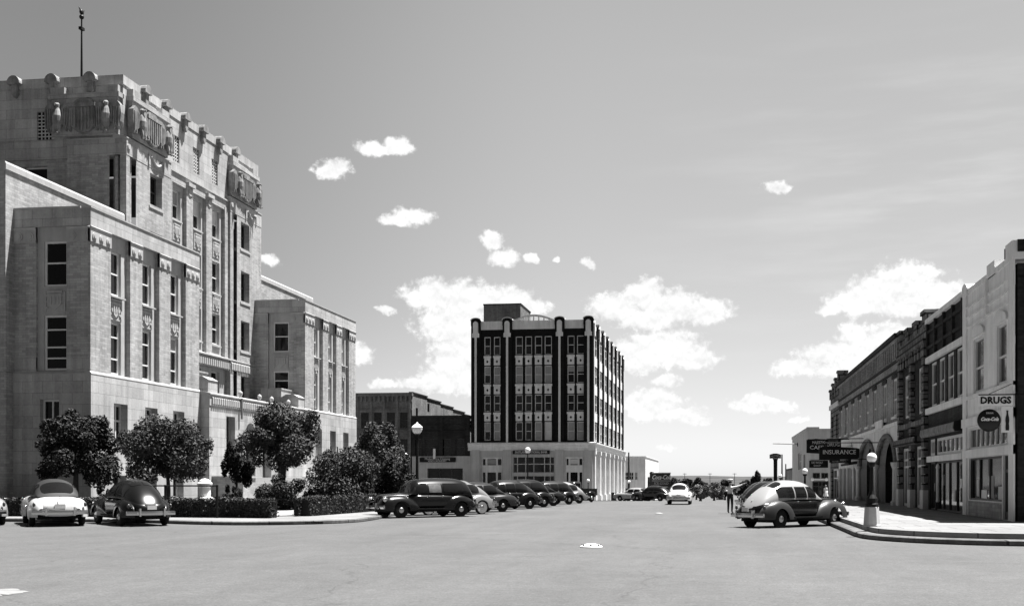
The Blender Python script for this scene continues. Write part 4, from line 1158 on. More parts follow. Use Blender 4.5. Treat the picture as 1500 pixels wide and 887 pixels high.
b = MB(); b.fb(south(DY0), XR + .4, 30, 9.2, 9.7, -.3, .06); b.fb(south(DY0), XR + .08, 11.2, 9.6, 10.02, -.3, .04); b.fb(south(DY0), XR + .08, 30, 8.55, 8.7, .02, .08); b.build('end_parapet', M['blackbrick'], dr)
for a, c, z0, z1 in ((w1[0], w1[1], 5.2, 7.35), (w2[0], w2[1], 5.2, 7.4)):
    window(dr, Fr, a, c, z0, z1, -.155, (.46,), (), .1, M['frame'])
window(dr, Fr, *sh[0], -.155, (), (.1, .24, .36, .48, .6, .72, .84), .09, M['frame'])
window(dr, Fr, *sh[1], -.155, (), (.42, .72), .07, M['frame_dark'], gm=M['glass'])
for a, c, z0, z1, mt in ((41.5, 42.2, 1.0, 1.5, 'blind'), (42.9, 43.3, 1.05, 1.9, 'blind_grey'), (44.0, 44.9, 1.0, 1.35, 'signwhite'), (45.3, 45.7, 1.1, 1.75, 'blind'), (43.6, 43.75, 1.9, 2.6, 'black'), (44.95, 45.1, 1.8, 2.6, 'black')):
    simple_part('window_card', M[mt], dr, lambda b: b.fb(Fr, a, c, z0, z1, -.142, -.128))
simple_part('bulkhead', M['tanbrick'], dr, lambda b: b.fb(Fr, 41.2, 46.45, .32, .9, .0, .04))
o = simple_part('door', M['frame_dark'], dr, lambda b: (b.fb(Fr, 40.07, 40.2, .32, 2.6, -.15, -.07), b.fb(Fr, 40.85, 40.98, .32, 2.6, -.15, -.07), b.fb(Fr, 40.2, 40.85, .32, .6, -.15, -.07), b.fb(Fr, 40.2, 40.85, 2.0, 2.12, -.15, -.07)))
simple_part('pane', M['glass'], o, lambda b: b.fb(Fr, 40.1, 40.95, .4, 2.6, -.16, -.13))
back(dr, DY0 + .3, DY1, 8.7, M['blackbrick'])

# narrow dark shop with four upper windows
b2 = thing('brick_shop', 'narrow dark brick shop with white coping and four upper windows, beside the white corner store', 'shop', (18, 51, .3))
y0, y1 = DY1 + .02, 55.75
uw = [y0 + .35 + k * (y1 - y0 - .5) / 4 for k in range(4)]
uwid = (y1 - y0 - .5) / 4 - .55
b = MB()
sh = [(y0 + .4, y1 - 2.0, .32, 2.6), (y1 - 1.7, y1 - .4, .32, 2.6), (y0 + .4, y1 - 2.0, 2.92, 3.72), (y1 - 1.7, y1 - .4, 2.92, 3.72)]
b.wall(Fr, y0, y1, .3, 9.4, [(a, a + uwid, 5.3, 7.4) for a in uw] + sh, -.05, .14)
for k in range(5):
    a = y0 + .12 + k * (y1 - y0 - .4) / 4
    b.fb(Fr, a, a + .2, 7.75, 9.4, -.06, .08)
for z in (8.15, 8.9): b.fb(Fr, y0 + .32, y1 - .1, z, z + .14, -.06, .06)
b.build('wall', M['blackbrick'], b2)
simple_part('coping', M['whitepaint'], b2, lambda b: b.fb(Fr, y0, y1, 9.4, 9.62, -.45, .12))
simple_part('string_course', M['whitepaint'], b2, lambda b: b.fb(Fr, y0, y1, 7.46, 7.74, -.05, .10))
simple_part('string_course', M['whitepaint'], b2, lambda b: b.fb(Fr, y0, y1, 4.95, 5.24, -.05, .10))
simple_part('transom_bar', M['whitepaint'], b2, lambda b: b.fb(Fr, y0 + .35, y1, 2.62, 2.9, -.1, .04))
for a in uw: window(b2, Fr, a, a + uwid, 5.3, 7.4, -.19, (.5,), (), .1, M['frame'])
window(b2, Fr, *sh[2], -.19, (), (.16, .32, .48, .64, .8), .13, M['frame']); window(b2, Fr, *sh[3], -.19, (), (.5,), .13, M['frame'])
window(b2, Fr, *sh[0], -.19, (), (.28, .55, .78), .07, M['frame_dark']); window(b2, Fr, *sh[1], -.19, (), (.5,), .07, M['frame_dark'])
for a, c, z0, z1, mt in ((48.6, 48.9, 1.4, 1.8, 'signwhite'), (49.9, 50.3, .8, 1.3, 'blind'), (52.4, 52.7, 1.5, 2.0, 'blind'), (54.6, 54.9, 1.2, 1.6, 'signwhite')):
    simple_part('window_card', M[mt], b2, lambda b: b.fb(Fr, a, c, z0, z1, -.165, -.152))
simple_part('barber_pole', M['plaster'], b2, lambda b: b.lathe([(.07, 0), (.09, .05), (.07, .12), (.07, 1.5), (.1, 1.56), (.05, 1.7), (0, 1.75)], (XR - .35, 51.2, .75), 12), True)
o = simple_part('rolled_awning', M['awning'], b2, lambda b: (b.profile(Fr, [(-.04, 3.85), (.26, 3.82), (.33, 3.95), (.3, 4.2), (-.04, 4.3)], y0 + .6, y1 + .2), ))
simple_part('awning_end', M['black'], o, lambda b: b.profile(Fr, [(-.04, 3.84), (.28, 3.81), (.35, 3.95), (.32, 4.22), (-.04, 4.32)], y0 + .45, y0 + .598))
back(b2, y0, y1, 8.9, M['blackbrick'])

# rusticated stone shop with crenellated parapet
b3 = thing('stone_shop', 'rough grey stone shop with quoined pilasters and stepped crenellated parapet, third from the corner', 'shop', (18, 60, .3))
y0, y1 = 55.8, 64.2
b = MB()
w3 = [(57.0, 58.5), (61.3, 62.8)]
sh = [(56.6, 59.1, .32, 3.5), (60.9, 63.4, .32, 3.5)]
b.wall(Fr, y0, y1, .3, 8.6, [(a, c, 5.15, 7.5) for a, c in w3] + sh, -.06, .14)
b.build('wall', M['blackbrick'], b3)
for k, y in enumerate((y0 + .38, 59.95, y1 - .42)):
    def quoins(b):
        z = .3; i = 0
        while z < 8.5:
            w = .36 if i % 2 else .28
            b.fb(Fr, y - w, y + w, z, z + .40, -.07, .16); z += .44; i += 1
    simple_part('quoined_pilaster', M['rustic'], b3, quoins)
    simple_part('plinth_block', M['plaster'], b3, lambda b: b.fb(Fr, y - .42, y + .42, .3, 1.25, -.06, .22))
b = MB()
b.fb(Fr, y0, y1, 8.5, 8.75, -.3, .2); b.fb(Fr, y0, y1, 4.55, 4.8, -.07, .14)
b.fb(Fr, y0, y1, 8.75, 9.3, -.35, .05)
for k in range(8):
    a = y0 + .8 + k * .92; b.fb(Fr, a, a + .46, 7.9, 8.5, -.07, .12)
b.build('cornice', M['rustic'], b3)
for c, zt in ((56.15, 10.15), (58.6, 9.95), (61.2, 9.95), (63.85, 10.15)):
    simple_part('merlon', M['rustic'], b3, lambda b: (b.fb(Fr, c - .5, c + .5, 9.3, zt - .2, -.7, .1), b.fb(Fr, c - .58, c + .58, zt - .2, zt, -.78, .18)))
simple_part('parapet', M['rustic'], b3, lambda b: b.fb(Fr, y0, y1, 9.3, 9.62, -.3, .03))
for a, c in w3: window(b3, Fr, a, c, 5.15, 7.5, -.19, (.5,), (), .15, M['frame'])
for a, c, z0, z1 in sh: window(b3, Fr, a, c, z0, z1, -.19, (.68, .8), (.3, .62), .14, M['frame'])
o = simple_part('rolled_awning', M['rustic'], b3, lambda b: b.profile(Fr, [(-.04, 3.6), (.42, 3.58), (.5, 3.75), (.44, 3.95), (-.04, 4.05)], y0 + 1.0, y1 - .4))
back(b3, y0, y1, 8.4, M['brownbrick'])

# long brown brick block with arcade
b4 = thing('arcade_building', 'long brown brick block with eight upper windows and pointed arches in its pale lower storey', 'commercial building', (20, 81, .1))
y0, y1 = 64.25, 97.0
wp = [1311, 1296, 1281.5, 1270.5, 1259.5, 1249.5, 1240, 1232]
wy = [ry(p) for p in wp]
b = MB()
b.wall(Fr, y0, y1, 5.0, 9.9, [(y - .75, y + .75, 5.5, 7.7) for y in wy], 0, .15)
b.build('wall', M['arcbrick'], b4)
b = MB()
b.fb(Fr, y0, y1, 9.9, 10.15, -.35, .30); b.fb(Fr, y0, y1, 8.55, 8.7, 0, .1); b.fb(Fr, y0, y1, 8.0, 8.12, 0, .07)
b.build('cornice', M['blackbrick'], b4)
b = MB(); k = 0
a = y0 + .4
while a < y1 - .6:
    b.fb(Fr, a, a + .3, 8.85, 9.7, 0, .10); a += .78
b.fb(Fr, y0, y1, 9.7, 9.9, 0, .14)
b.build('frieze', M['arcbrick'], b4)
for y in wy:
    window(b4, Fr, y - .75, y + .75, 5.5, 7.7, -.145, (.45,), (.5,), .12, M['frame'])
    simple_part('sill', M['plaster'], b4, lambda b: b.fb(Fr, y - .9, y + .9, 5.34, 5.48, 0, .1))
    simple_part('window_head', M['blackbrick'], b4, lambda b: b.fb(Fr, y - .95, y + .95, 7.72, 7.95, 0, .06))
arc = [(64.95, 72.9, 4.45), (73.7, 82.2, 4.45)]
zs = 2.75
b = MB()
gzr = gz(80) + .31
fl = .22
b.wall(Fr, y0, 83.0, .0, 5.0, [(a, c, .0, 4.7) for a, c, _ in arc], .06, .5)
shops = [(83.6, 86.2), (87.0, 90.4), (91.0, 93.4), (93.9, 96.5)]
b.wall(Fr, 83.0, y1, -.3, 5.0, [(a, c, .1, 2.75) for a, c in shops], .06, .4)
for a, c, zt in arc:
    m_, h = (a + c) / 2, (c - a) / 2
    up = []
    for k in range(21):
        t = -1 + 2 * k / 20
        up.append((m_ + h * t, zs + (zt - zs) * (1 - abs(t) ** 2.1) ** .62))
    b.prism(Fr, up + [(c, 4.7), (a, 4.7)], -.44, .057)
b.build('lower_wall', M['plaster'], b4)
simple_part('string_course', M['whitepaint'], b4, lambda b: b.fb(Fr, y0, y1, 4.92, 5.12, .02, .16))
for a, c, zt in arc:
    m_, h = (a + c) / 2, (c - a) / 2
    def mould(b):
        pts = [Fr.p(m_ + (h - .02) * (-1 + 2 * k / 24), .1, zs + (zt - zs) * (1 - abs(-1 + 2 * k / 24) ** 2.1) ** .62) for k in range(25)]
        b.tube(pts, .16, 6)
    simple_part('arch_moulding', M['greybrick'], b4, mould)
    for q in (a - .05, c + .05): simple_part('arch_column', M['plaster'], b4, lambda b: b.lathe([(.26, .1), (.26, .5), (.17, .6), (.15, 2.4), (.24, 2.6), (.26, 2.78)], (XR - .16, q, 0), 12))
    window(b4, Fr, a + .1, c - .1, .15, 4.6, -1.6, (.55, .62), (.2, .4, .6, .8), .12, M['frame_dark'])
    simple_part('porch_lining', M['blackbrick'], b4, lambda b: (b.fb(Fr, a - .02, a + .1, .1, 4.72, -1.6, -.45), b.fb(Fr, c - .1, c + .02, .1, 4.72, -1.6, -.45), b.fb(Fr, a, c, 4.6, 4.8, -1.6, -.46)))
for i, (a, c) in enumerate(shops):
    window(b4, Fr, a, c, .1, 2.75, -.32, (.72,), (.5,), .12, M['frame'] if i % 2 else M['frame_dark'])
simple_part('shop_awning', M['blackbrick'], b4, lambda b: b.profile(Fr, [(.06, 3.0), (.9, 2.85), (.95, 3.0), (.06, 3.2)], 82.4, 87.0))
back(b4, y0, y1, 9.4, M['brownbrick'])
for py_, nm in ((3.9, 0),):
    sgn = simple_part('notice_panel', M['whitepaint'], b4, lambda b: b.fb(Fr, 69.6, 72.6, 4.98, 5.5, .17, .26))
simple_part('notice_panel', M['greyplaster'], b4, lambda b: b.fb(Fr, 86.5, 91.0, 3.4, 4.5, .07, .13))

# turreted end bay
b5 = thing('turreted_shop', 'narrow grey stone shop with tall crenellated parapet closing the far end of the row', 'shop', (18, 101, 0))
y0, y1 = 97.05, 105.0
b = MB(); w5 = [(98.4, 99.9), (102.2, 103.7)]
b.wall(Fr, y0, y1, -.5, 9.3, [(a, c, 5.2, 7.6) for a, c in w5] + [(98, 104, 0, 2.8)], 0, .3); b.fb(Frame((0, y1, 0), (1, 0, 0), (0, 1, 0)), XR, 30, -.6, 9.3, -.3, 0); b.build('wall', M['rustic'], b5)
simple_part('string_course', M['plaster'], b5, lambda b: b.fb(Fr, y0, y1, 8.3, 8.7, 0, .15))
for a, c in w5: window(b5, Fr, a, c, 5.2, 7.6, -.28, (.5,), (), .14)
window(b5, Fr, 98, 104, 0, 2.8, -.28, (.7,), (.33, .66), .12)
for c, zt in ((97.5, 11.3), (100.0, 10.9), (102.4, 10.6), (104.6, 10.2)):
    simple_part('merlon', M['rustic'], b5, lambda b: (b.fb(Fr, c - .45, c + .45, 9.3, zt - .2, -.7, .1), b.fb(Fr, c - .52, c + .52, zt - .2, zt, -.76, .17)))
simple_part('parapet', M['rustic'], b5, lambda b: b.fb(Fr, y0, y1, 9.3, 9.9, -.3, .03))
back(b5, y0, y1 - .3, 9.2, M['rustic'])

# pale building across the next street, with a shop entry and two globe lamps
YP = 133.0
def qx(px): return xz_on_y(px, 700, YP)[0]
def qz(px, py): return xz_on_y(px, py, YP)[1]
pb = thing('plaster_building', 'plain pale grey two storey building across the side street behind the hanging signs', 'building', (qx(1200), 150, gz(YP)))
x0, x1 = qx(1183), 34
Fp2 = south(YP); Fw2 = west(x0)
b = MB()
hs = [(qx(1190.5), qx(1201), qz(1196, 700), qz(1196, 692)), (qx(1203), qx(1213), qz(1196, 700), qz(1196, 692)), (qx(1190), qx(1214), gz(YP), qz(1196, 704))]
zt = qz(1183, 625); b.wall(Fp2, x0, x1, gz(YP) - 1, zt - .4, hs, 0, .4)
yy = yz_on_x(1160.5, 650, x0)[0]
wh = [(yz_on_x(1174, 650, x0)[0], yz_on_x(1169, 650, x0)[0], 3.2, 5.4), (yz_on_x(1179.5, 650, x0)[0], yz_on_x(1177, 650, x0)[0], 3.0, 5.0)]
b.wall(Fw2, YP, yy, gz(YP) - 1.5, zt - .4, wh, 0, .3); b.fb(Frame((0, yy, 0), (1, 0, 0), (0, 1, 0)), x0, x1, -3, zt - .4, -.3, 0)
b.build('wall', M['greyplaster'], pb)
b = MB(); b.fb(Fp2, x0 - .1, qx(1200), zt - .4, zt, -.4, .1); b.fb(Fp2, qx(1200), x1, zt - .4, zt - .2, -.4, .06); b.fb(Fw2, YP + .4, yy, zt - .4, zt - .05, -.4, .1); b.build('coping', M['greyplaster'], pb)
for i, h in enumerate(hs[:2]): window(pb, Fp2, *h, -.19, (), (.5,), .1, M['frame_dark'])
window(pb, Fp2, *hs[2], -.38, (.75,), (.4, .6), .14, M['frame_dark'])
window(pb, Fw2, *wh[0], -.28, (.5,), (), .1, gm=M['blind_grey']); window(pb, Fw2, *wh[1], -.28, (.5,), (), .1, M['frame_dark'])
simple_part('roof', M['roof'], pb, lambda b: b.box(x0 + .3, x1, YP + .3, yy - .3, zt - 1.2, zt - 1.0))
zl = qz(1200, 701.5)
simple_part('lamp_bar', M['signwhite'], pb, lambda b: b.tube([(qx(1189.5), YP - .5, zl), (qx(1210.5), YP - .5, zl)], .07))
for q in (1189.5, 1210): simple_part('lamp_globe', M['globe'], pb, lambda b: b.ell((qx(q), YP - .55, zl), (.2, .2, .22)), True)
# small dark building and flag bracket beyond
db = thing('brick_store', 'low dark brick store just beyond the pale building on the right', 'store', (11.5, 172, gz(168)))
xd0 = 10.9
simple_part('wall', M['brownbrick'], db, lambda b: (b.box(xd0, 30, 166, 196, gz(180) - 1, xz_on_y(1155, 686, 166)[1])))
simple_part('parapet', M['blackbrick'], db, lambda b: b.box(xd0 - .1, 30, 165.9, 196.1, xz_on_y(1155, 686, 166)[1], xz_on_y(1155, 683.5, 166)[1]))
simple_part('window', M['glass'], db, lambda b: b.box(xd0 + .8, xd0 + 2.2, 165.95, 166.02, gz(166) + 1, gz(166) + 2.4))
ba = thing('pole_bracket', 'thin white pole sticking out over the street from the pale building', 'bracket', (x0, yy - 1, qz(1150, 649)))
q = xz_on_y(1132, 649, 150); q2 = xz_on_y(1161, 650, 150)
simple_part('bar', M['greyplaster'], ba, lambda b: b.tube([(q[0], 150, q[1]), (x0 + .05, 150, q2[1])], .09, 6))
simple_part('plate', M['iron'], ba, lambda b: b.box(x0 - .1, x0 + .02, 149.8, 150.2, q2[1] - .3, q2[1] + .2))

# ------------------------------------------------------------------ hanging signs
def proj_sign(name, label, Y, pxa, pxb, pya, pyb, texts, depth=.18, shape=None, arm=None, m=None, cat='sign'):
    xa, za_ = xz_on_y(pxa, pya, Y); xb, _ = xz_on_y(pxb, pya, Y); zb = xz_on_y(pxa, pyb, Y)[1]
    t = thing(name, label, cat, ((xa + xb) / 2, Y, zb))
    F = south(Y)
    w, h = xb - xa, za_ - zb
    poly = [(xa + w * u, zb + h * v) for u, v in (shape or [(0, 0), (1, 0), (1, 1), (0, 1)])]
    simple_part('board', m or M['signblack'], t, lambda b: b.prism(F, poly, -depth, 0))
    for (s, size, u, v, st, mt) in texts:
        lettering(s, size * h, M[mt], t, (xa + w * u, Y - .012, zb + h * v), stretch=st)
    if arm:
        z = xz_on_y(pxa, arm, Y)[1]
        simple_part('arm', M['iron'], t, lambda b: (b.tube([(xa + .1, Y + .08, z), (XR + .1, Y + .08, z)], .035, 6), b.tube([(xa + w * .2, Y + .08, z), (xa + w * .2, Y + .08, za_ - .05)], .02, 6), b.tube([(xa + w * .8, Y + .08, z), (xa + w * .8, Y + .08, za_ - .05)], .02, 6)))
    return t
proj_sign('insurance_sign', 'black hanging board sign reading INSURANCE in pale capitals', 71.5, 1200, 1259, 653, 672.5,
          [('INSURANCE', .46, .50, .54, .98, 'signwhite')], shape=[(0, .0), (.25, .0), (.5, .0), (.95, .06), (1, .14), (1, .8), (.93, .86), (.52, .94), (.3, 1), (.12, .96), (0, .9)], arm=648)
proj_sign('lower_sign', 'thin black sign strip hung directly below the INSURANCE board', 73.5, 1215, 1247, 673, 678, [('NOTARY PUBLIC', .6, .45, .5, .9, 'blind_grey')], shape=[(0, .2), (.85, .0), (.9, -.3), (1, -.2), (1, 1.1), (.9, 1.2), (.85, 1), (0, .9)], arm=672)
proj_sign('cafe_sign', 'black hanging sign reading MAJESTIC CAFE behind the insurance board', 88, 1181.5, 1217, 642, 664,
          [('MAJESTIC', .26, .5, .74, .78, 'signwhite'), ('CAFE', .36, .42, .40, 1.1, 'signwhite')], shape=[(0, .05), (.6, 0), (1, .04), (1, .92), (.7, .94), (.38, 1), (.15, .94), (0, .93)], arm=643)
proj_sign('drug_sign', 'small dark hanging sign right of the cafe sign, partly hidden by the insurance board', 80, 1209, 1232, 643, 657,
          [('DRUG', .5, .5, .42, .95, 'signwhite'), ('PRESCRIPTIONS', .2, .5, .82, .7, 'blind_grey')], arm=642)
proj_sign('shoe_sign', 'dark square hanging sign reading DE WOLF SHOP, lowest of the hanging signs', 96, 1185.5, 1213, 674, 684.5,
          [('DE WOLF', .40, .42, .70, .9, 'signwhite'), ('SHOP', .36, .42, .28, 1.1, 'signwhite')], arm=673)
# drug store corner sign: lettered board, round disc and bottle panel
ds = thing('drugs_sign', 'DRUGS board above a round dark soft drink disc and bottle panel on the white store', 'sign', (9.3, 39.2, 3.0))
YS_ = 39.15
def sgx(px): return xz_on_y(px, 600, YS_)[0]
def sgz(py): return xz_on_y(1455, py, YS_)[1]
Fs_ = south(YS_)
simple_part('letter_board', M['signwhite'], ds, lambda b: b.fb(Fs_, sgx(1433), sgx(1484), sgz(594), sgz(578.5), -.1, 0))
lettering('DRUGS', .32, M['signblack'], ds, ((sgx(1433) + sgx(1484)) / 2, YS_ - .012, sgz(586.3)), bold=.012, stretch=.98)
cx, cz, rr = sgx(1449), sgz(615), (sgx(1466.5) - sgx(1432)) / 2
def dome(b):
    rows = []
    for k in range(6):
        t = k / 5; r = rr * t
        rows.append([Fs_.p(cx + r * math.cos(2 * math.pi * j / 36), .10 * (1 - t * t) , cz + r * math.sin(2 * math.pi * j / 36)) for j in range(36)])
    rows.append([Fs_.p(cx + rr * math.cos(2 * math.pi * j / 36), -.06, cz + rr * math.sin(2 * math.pi * j / 36)) for j in range(36)])
    b.grid(rows, True)
dd = simple_part('disc', M['signred'], ds, dome, True)
lettering('Coca-Cola', .168, M['signwhite'], dd, (cx - .02, YS_ - .13, cz + .03), shear=.38, bold=.006, stretch=.80)
lettering('DRINK', .08, M['blind'], dd, (cx, YS_ - .10, cz + .24))
bp = simple_part('bottle_panel', M['signwhite'], ds, lambda b: b.fb(Fs_, sgx(1467), sgx(1484), sgz(633), sgz(595), -.06, 0))
bc = (sgx(1467) + sgx(1484)) / 2
prof = [(0, .0), (.055, .0), (.06, .12), (.05, .24), (.062, .34), (.055, .44), (.03, .54), (.024, .62), (.03, .64), (.03, .68), (0, .68)]
z0 = sgz(630)
simple_part('bottle_emblem', M['signred'], bp, lambda b: b.prism(Fs_, [(bc + r, z0 + z) for r, z in prof] + [(bc - r, z0 + z) for r, z in prof[-2:0:-1]], 0, .02))
simple_part('sign_bracket', M['iron'], ds, lambda b: (b.tube([(sgx(1434), YS_ + .05, sgz(577.5)), (10.2, YS_ + .05, sgz(577.5)), (10.2, YS_ + .25, sgz(577.5))], .025, 6), b.tube([(sgx(1446), YS_ + .05, sgz(578)), (10.02, YS_ + .4, sgz(558))], .012, 5), b.box(9.99, 10.05, YS_ + .02, YS_ + .2, sgz(633), sgz(578))))
# tall dark T-shaped sign at the end of the street
py_ = 150.0
gx = lambda px: xz_on_y(px, 690, py_)[0]
gzz = lambda py: xz_on_y(1136, py, py_)[1]
ps = thing('pylon_sign', 'tall dark T-shaped street sign with pale letters on its head, far down the street', 'sign', (gx(1136), py_, gz(py_)))
simple_part('shaft', M['signblack'], ps, lambda b: b.prism(south(py_), [(gx(1133.6), gz(py_) + .1), (gx(1138.4), gz(py_) + .1), (gx(1138.8), gzz(674)), (gx(1140), gzz(671)), (gx(1132), gzz(671)), (gx(1133.2), gzz(674))], -.4, 0))
hd = simple_part('head', M['signblack'], ps, lambda b: b.prism(south(py_), [(gx(1127.5), gzz(670.8)), (gx(1144), gzz(670.8)), (gx(1144), gzz(665.2)), (gx(1138), gzz(663.6)), (gx(1133), gzz(663.6)), (gx(1127.5), gzz(665.2))], -.45, .05))
lettering('HOTEL', .42, M['blind'], hd, (gx(1135.8), py_ - .07, gzz(667.6)))
# ------------------------------------------------------------------ street lamps and small street things
def globe_lamp(name, label, x, y, z, h, gr, style='globe', group='street lamps', scale=1.0):
    t = thing(name, label, 'street lamp', (x, y, z), 0, group)
    if style == 'pedestal':
        simple_part('pedestal', M['greyplaster'], t, lambda b: b.lathe([(.27, 0), (.27, .04), (.25, .06), (.215, .58), (.19, .62)], (x, y, z), 6))
        simple_part('base', M['iron'], t, lambda b: b.lathe([(.2, .6), (.2, .68), (.17, .72), (.17, .86), (.10, .98), (.06, 1.12)], (x, y, z), 12))
        simple_part('shaft', M['iron'], t, lambda b: b.lathe([(.065, 1.1), (.05, h - gr - .14), (.09, h - gr - .1), (.11, h - gr + .01)], (x, y, z), 12))
        simple_part('globe', M['globe'], t, lambda b: b.ell((x, y, z + h), (gr, gr, gr), seg=20, rings=14), True)
    elif style == 'acorn':
        simple_part('base', M['iron'], t, lambda b: b.lathe([(.24, 0), (.24, .2), (.16, .35), (.12, .8), (.09, .95)], (x, y, z), 12))
        simple_part('shaft', M['iron'], t, lambda b: b.lathe([(.085, .9), (.06, h - gr * 1.3), (.12, h - gr * 1.2), (.17, h - gr * 1.0)], (x, y, z), 12))
        simple_part('globe', M['globe'], t, lambda b: b.lathe([(.13, -gr), (.23, -gr * .5), (.27, 0), (.26, gr * .25), (.19, gr * .55), (.08, gr * .85)], (x, y, z + h), 16), True)
        simple_part('cap', M['globe'], t, lambda b: b.lathe([(.275, gr * .2), (.285, gr * .28), (.17, gr * .68), (.06, gr * .95), (.03, gr * 1.2), (0, gr * 1.25)], (x, y, z + h), 16))
    else:
        simple_part('base', M['iron'], t, lambda b: b.lathe([(.2, 0), (.2, .15), (.13, .3), (.1, .7), (.07, .9)], (x, y, z), 10))
        simple_part('shaft', M['iron'], t, lambda b: b.lathe([(.07, .85), (.05, h - gr - .1), (.1, h - gr - .06), (.12, h - gr + .02)], (x, y, z), 10))
        simple_part('globe', M['globe'], t, lambda b: b.ell((x, y, z + h), (gr, gr, gr * 1.1), seg=16, rings=12), True)
    return t
def lamp_px(label, px, pyg, d, ground, gr, style='globe', group='street lamps'):
    u = (px - X0) / FPX
    x, y = d * (u * CT - ST), d * (u * ST + CT)
    zg = (Y0 - pyg) * d / FPX + EYE
    return globe_lamp('street_lamp', label, x, y, gz(y) + ground, zg - gz(y) - ground, gr, style, group)
lamp_px('low globe street lamp on a pale tapered concrete pedestal at the right pavement corner', 1277, 670, 33.6, .31, .155, 'pedestal')
lamp_px('small globe street lamp behind the pale-topped car on the right kerb', 1179, 690, 60, .31, .16)
lamp_px('farther globe street lamp on the right kerb beside the tall T-shaped sign', 1143, 697, 85, .31, .15)
lamp_px('tall black lamp post with a white acorn lantern beside the courthouse bushes', 611, 627.5, 55, .15, .27, 'acorn')
lamp_px('street lamp whose white globe peeps out behind the round bush, left of the acorn lantern', 595, 668, 93, .15, .27)
lamp_px('tall street lamp standing in front of the office building entrance', 773, 659, 104, .0, .27)
lamp_px('short globe street lamp near the corner of the pale bank colonnade', 861.5, 703.5, 134, .15, .2)
lamp_px('short globe street lamp in front of the low white building', 921.5, 705, 152, .15, .2)
x, y = xz_on_y(921, 700, 165)[0], 165
t = thing('utility_pole', 'tapered dark utility pole in front of the low white building', 'utility pole', (x, y, gz(y)))
simple_part('shaft', M['bark'], t, lambda b: b.tube([(x, y, gz(y) - .2), (x, y, 3), (x, y, xz_on_y(921, 662, 165)[1])], [.22, .17, .1], 8))
simple_part('crossarm', M['bark'], t, lambda b: b.box(x - .06, x + .06, y - .8, y + .8, 5.2, 5.35))
for k, (px, yy, pt) in enumerate(((1145.5, 158, 665), (1151, 176, 679))):
    x = xz_on_y(px, 690, yy)[0]
    t = thing('utility_pole', ['dark pole rising close beside the tall T-shaped sign', 'thinner dark pole right of the T-shaped sign by the pale building'][k], 'utility pole', (x, yy, gz(yy)), 0, 'utility poles')
    simple_part('shaft', M['bark'], t, lambda b: b.tube([(x, yy, gz(yy) - .2), (x, yy, xz_on_y(px, pt, yy)[1])], [.14, .09], 8))
    simple_part('crossarm', M['bark'], t, lambda b: b.box(x - .05, x + .05, yy - .7, yy + .7, xz_on_y(px, pt + 2, yy)[1] - .06, xz_on_y(px, pt + 2, yy)[1] + .06))
# far power poles on the ridge
for k, px in enumerate((1003, 1040, 1076)):
    yy = 900; x, z = xz_on_y(px, 698, yy)
    t = thing('power_pole', 'tiny power pole with crossarm on the far ridge skyline', 'utility pole', (x, yy, gz(yy) - 1), 0, 'power poles on the far ridge')
    b = MB(); b.tube([(x, yy, gz(yy) - 1), (x, yy, xz_on_y(px, 692.5, yy)[1])], .22, 6); b.build('shaft', M['bark'], t)
    b = MB(); b.box(x - 1.6, x + 1.6, yy - .1, yy + .1, xz_on_y(px, 693.5, yy)[1] - .15, xz_on_y(px, 693.5, yy)[1] + .15); b.build('crossarm', M['bark'], t)

# white urn on a pedestal, pipe rail, traffic button, dark bin
x, y = on_ground(300, 735, .2); y = 47.6; x = xz_on_y(300, 700, y)[0]
t = thing('stone_urn', 'white stone drinking pedestal with a capped top on a wide base behind the clipped hedge', 'pedestal', (x, y, .19))
simple_part('base', M['whitepaint'], t, lambda b: b.lathe([(.42, 0), (.42, .12), (.34, .2), (.33, .45), (.43, .6), (.43, .74), (.30, .78)], (x, y, .19), 8))
simple_part('bowl', M['whitepaint'], t, lambda b: b.lathe([(.24, .76), (.26, .9), (.25, 1.2), (.33, 1.34), (.34, 1.42), (.26, 1.46)], (x, y, .19), 16))
simple_part('cap', M['whitepaint'], t, lambda b: b.lathe([(.27, 1.45), (.25, 1.52), (.14, 1.6), (0, 1.63)], (x, y, .19), 16), True)
t = thing('pipe_rail', 'black iron pipe rail on posts running along the clipped hedge', 'railing', (-21, 43.6, .15))
xe = xz_on_y(318, 700, 43.6)[0]
def rail(b):
    b.tube([(xe, 43.6, 1.5), (xe - 4.8, 43.9, 1.5)], .035, 6)
simple_part('rail', M['iron'], t, rail)
for q in (0, -2.4, -4.8): simple_part('post', M['iron'], t, lambda b: b.tube([(xe + q, 43.6 - q * .06, .1), (xe + q, 43.6 - q * .06, 1.54)], .05, 8))
x, y = on_ground(866, 801)
t = thing('traffic_button', 'low oval white traffic button studded with dark dots in the middle of the road', 'traffic button', (x, y, 0))
simple_part('dome', M['signwhite'], t, lambda b: b.lathe([(.30, 0), (.29, .03), (.22, .07), (.1, .095), (0, .1)], (x, y, 0), 24), True)
for k in range(7):
    a = 2 * math.pi * k / 7 + .3
    simple_part('stud', M['iron'], t, lambda b: b.lathe([(.035, -.02), (.035, .012), (.02, .02), (0, .022)], (x + .23 * math.cos(a), y + .23 * math.sin(a), .062), 8))
x, y = on_ground(965, 752)
t = thing('traffic_button', 'small pale traffic button farther up the road near the white car', 'traffic button', (x, y, 0))
simple_part('dome', M['concrete'], t, lambda b: b.lathe([(.22, 0), (.2, .03), (.1, .06), (0, .07)], (x, y, 0), 18), True)
x, y = xz_on_y(899, 725, 152)[0], 152
t = thing('litter_bin', 'dark square litter bin beside the pale bank colonnade', 'bin', (x, y, gz(y) + .15))
simple_part('body', M['iron'], t, lambda b: b.box(x - .35, x + .35, y - .35, y + .35, gz(y) + .15, gz(y) + 1.1))
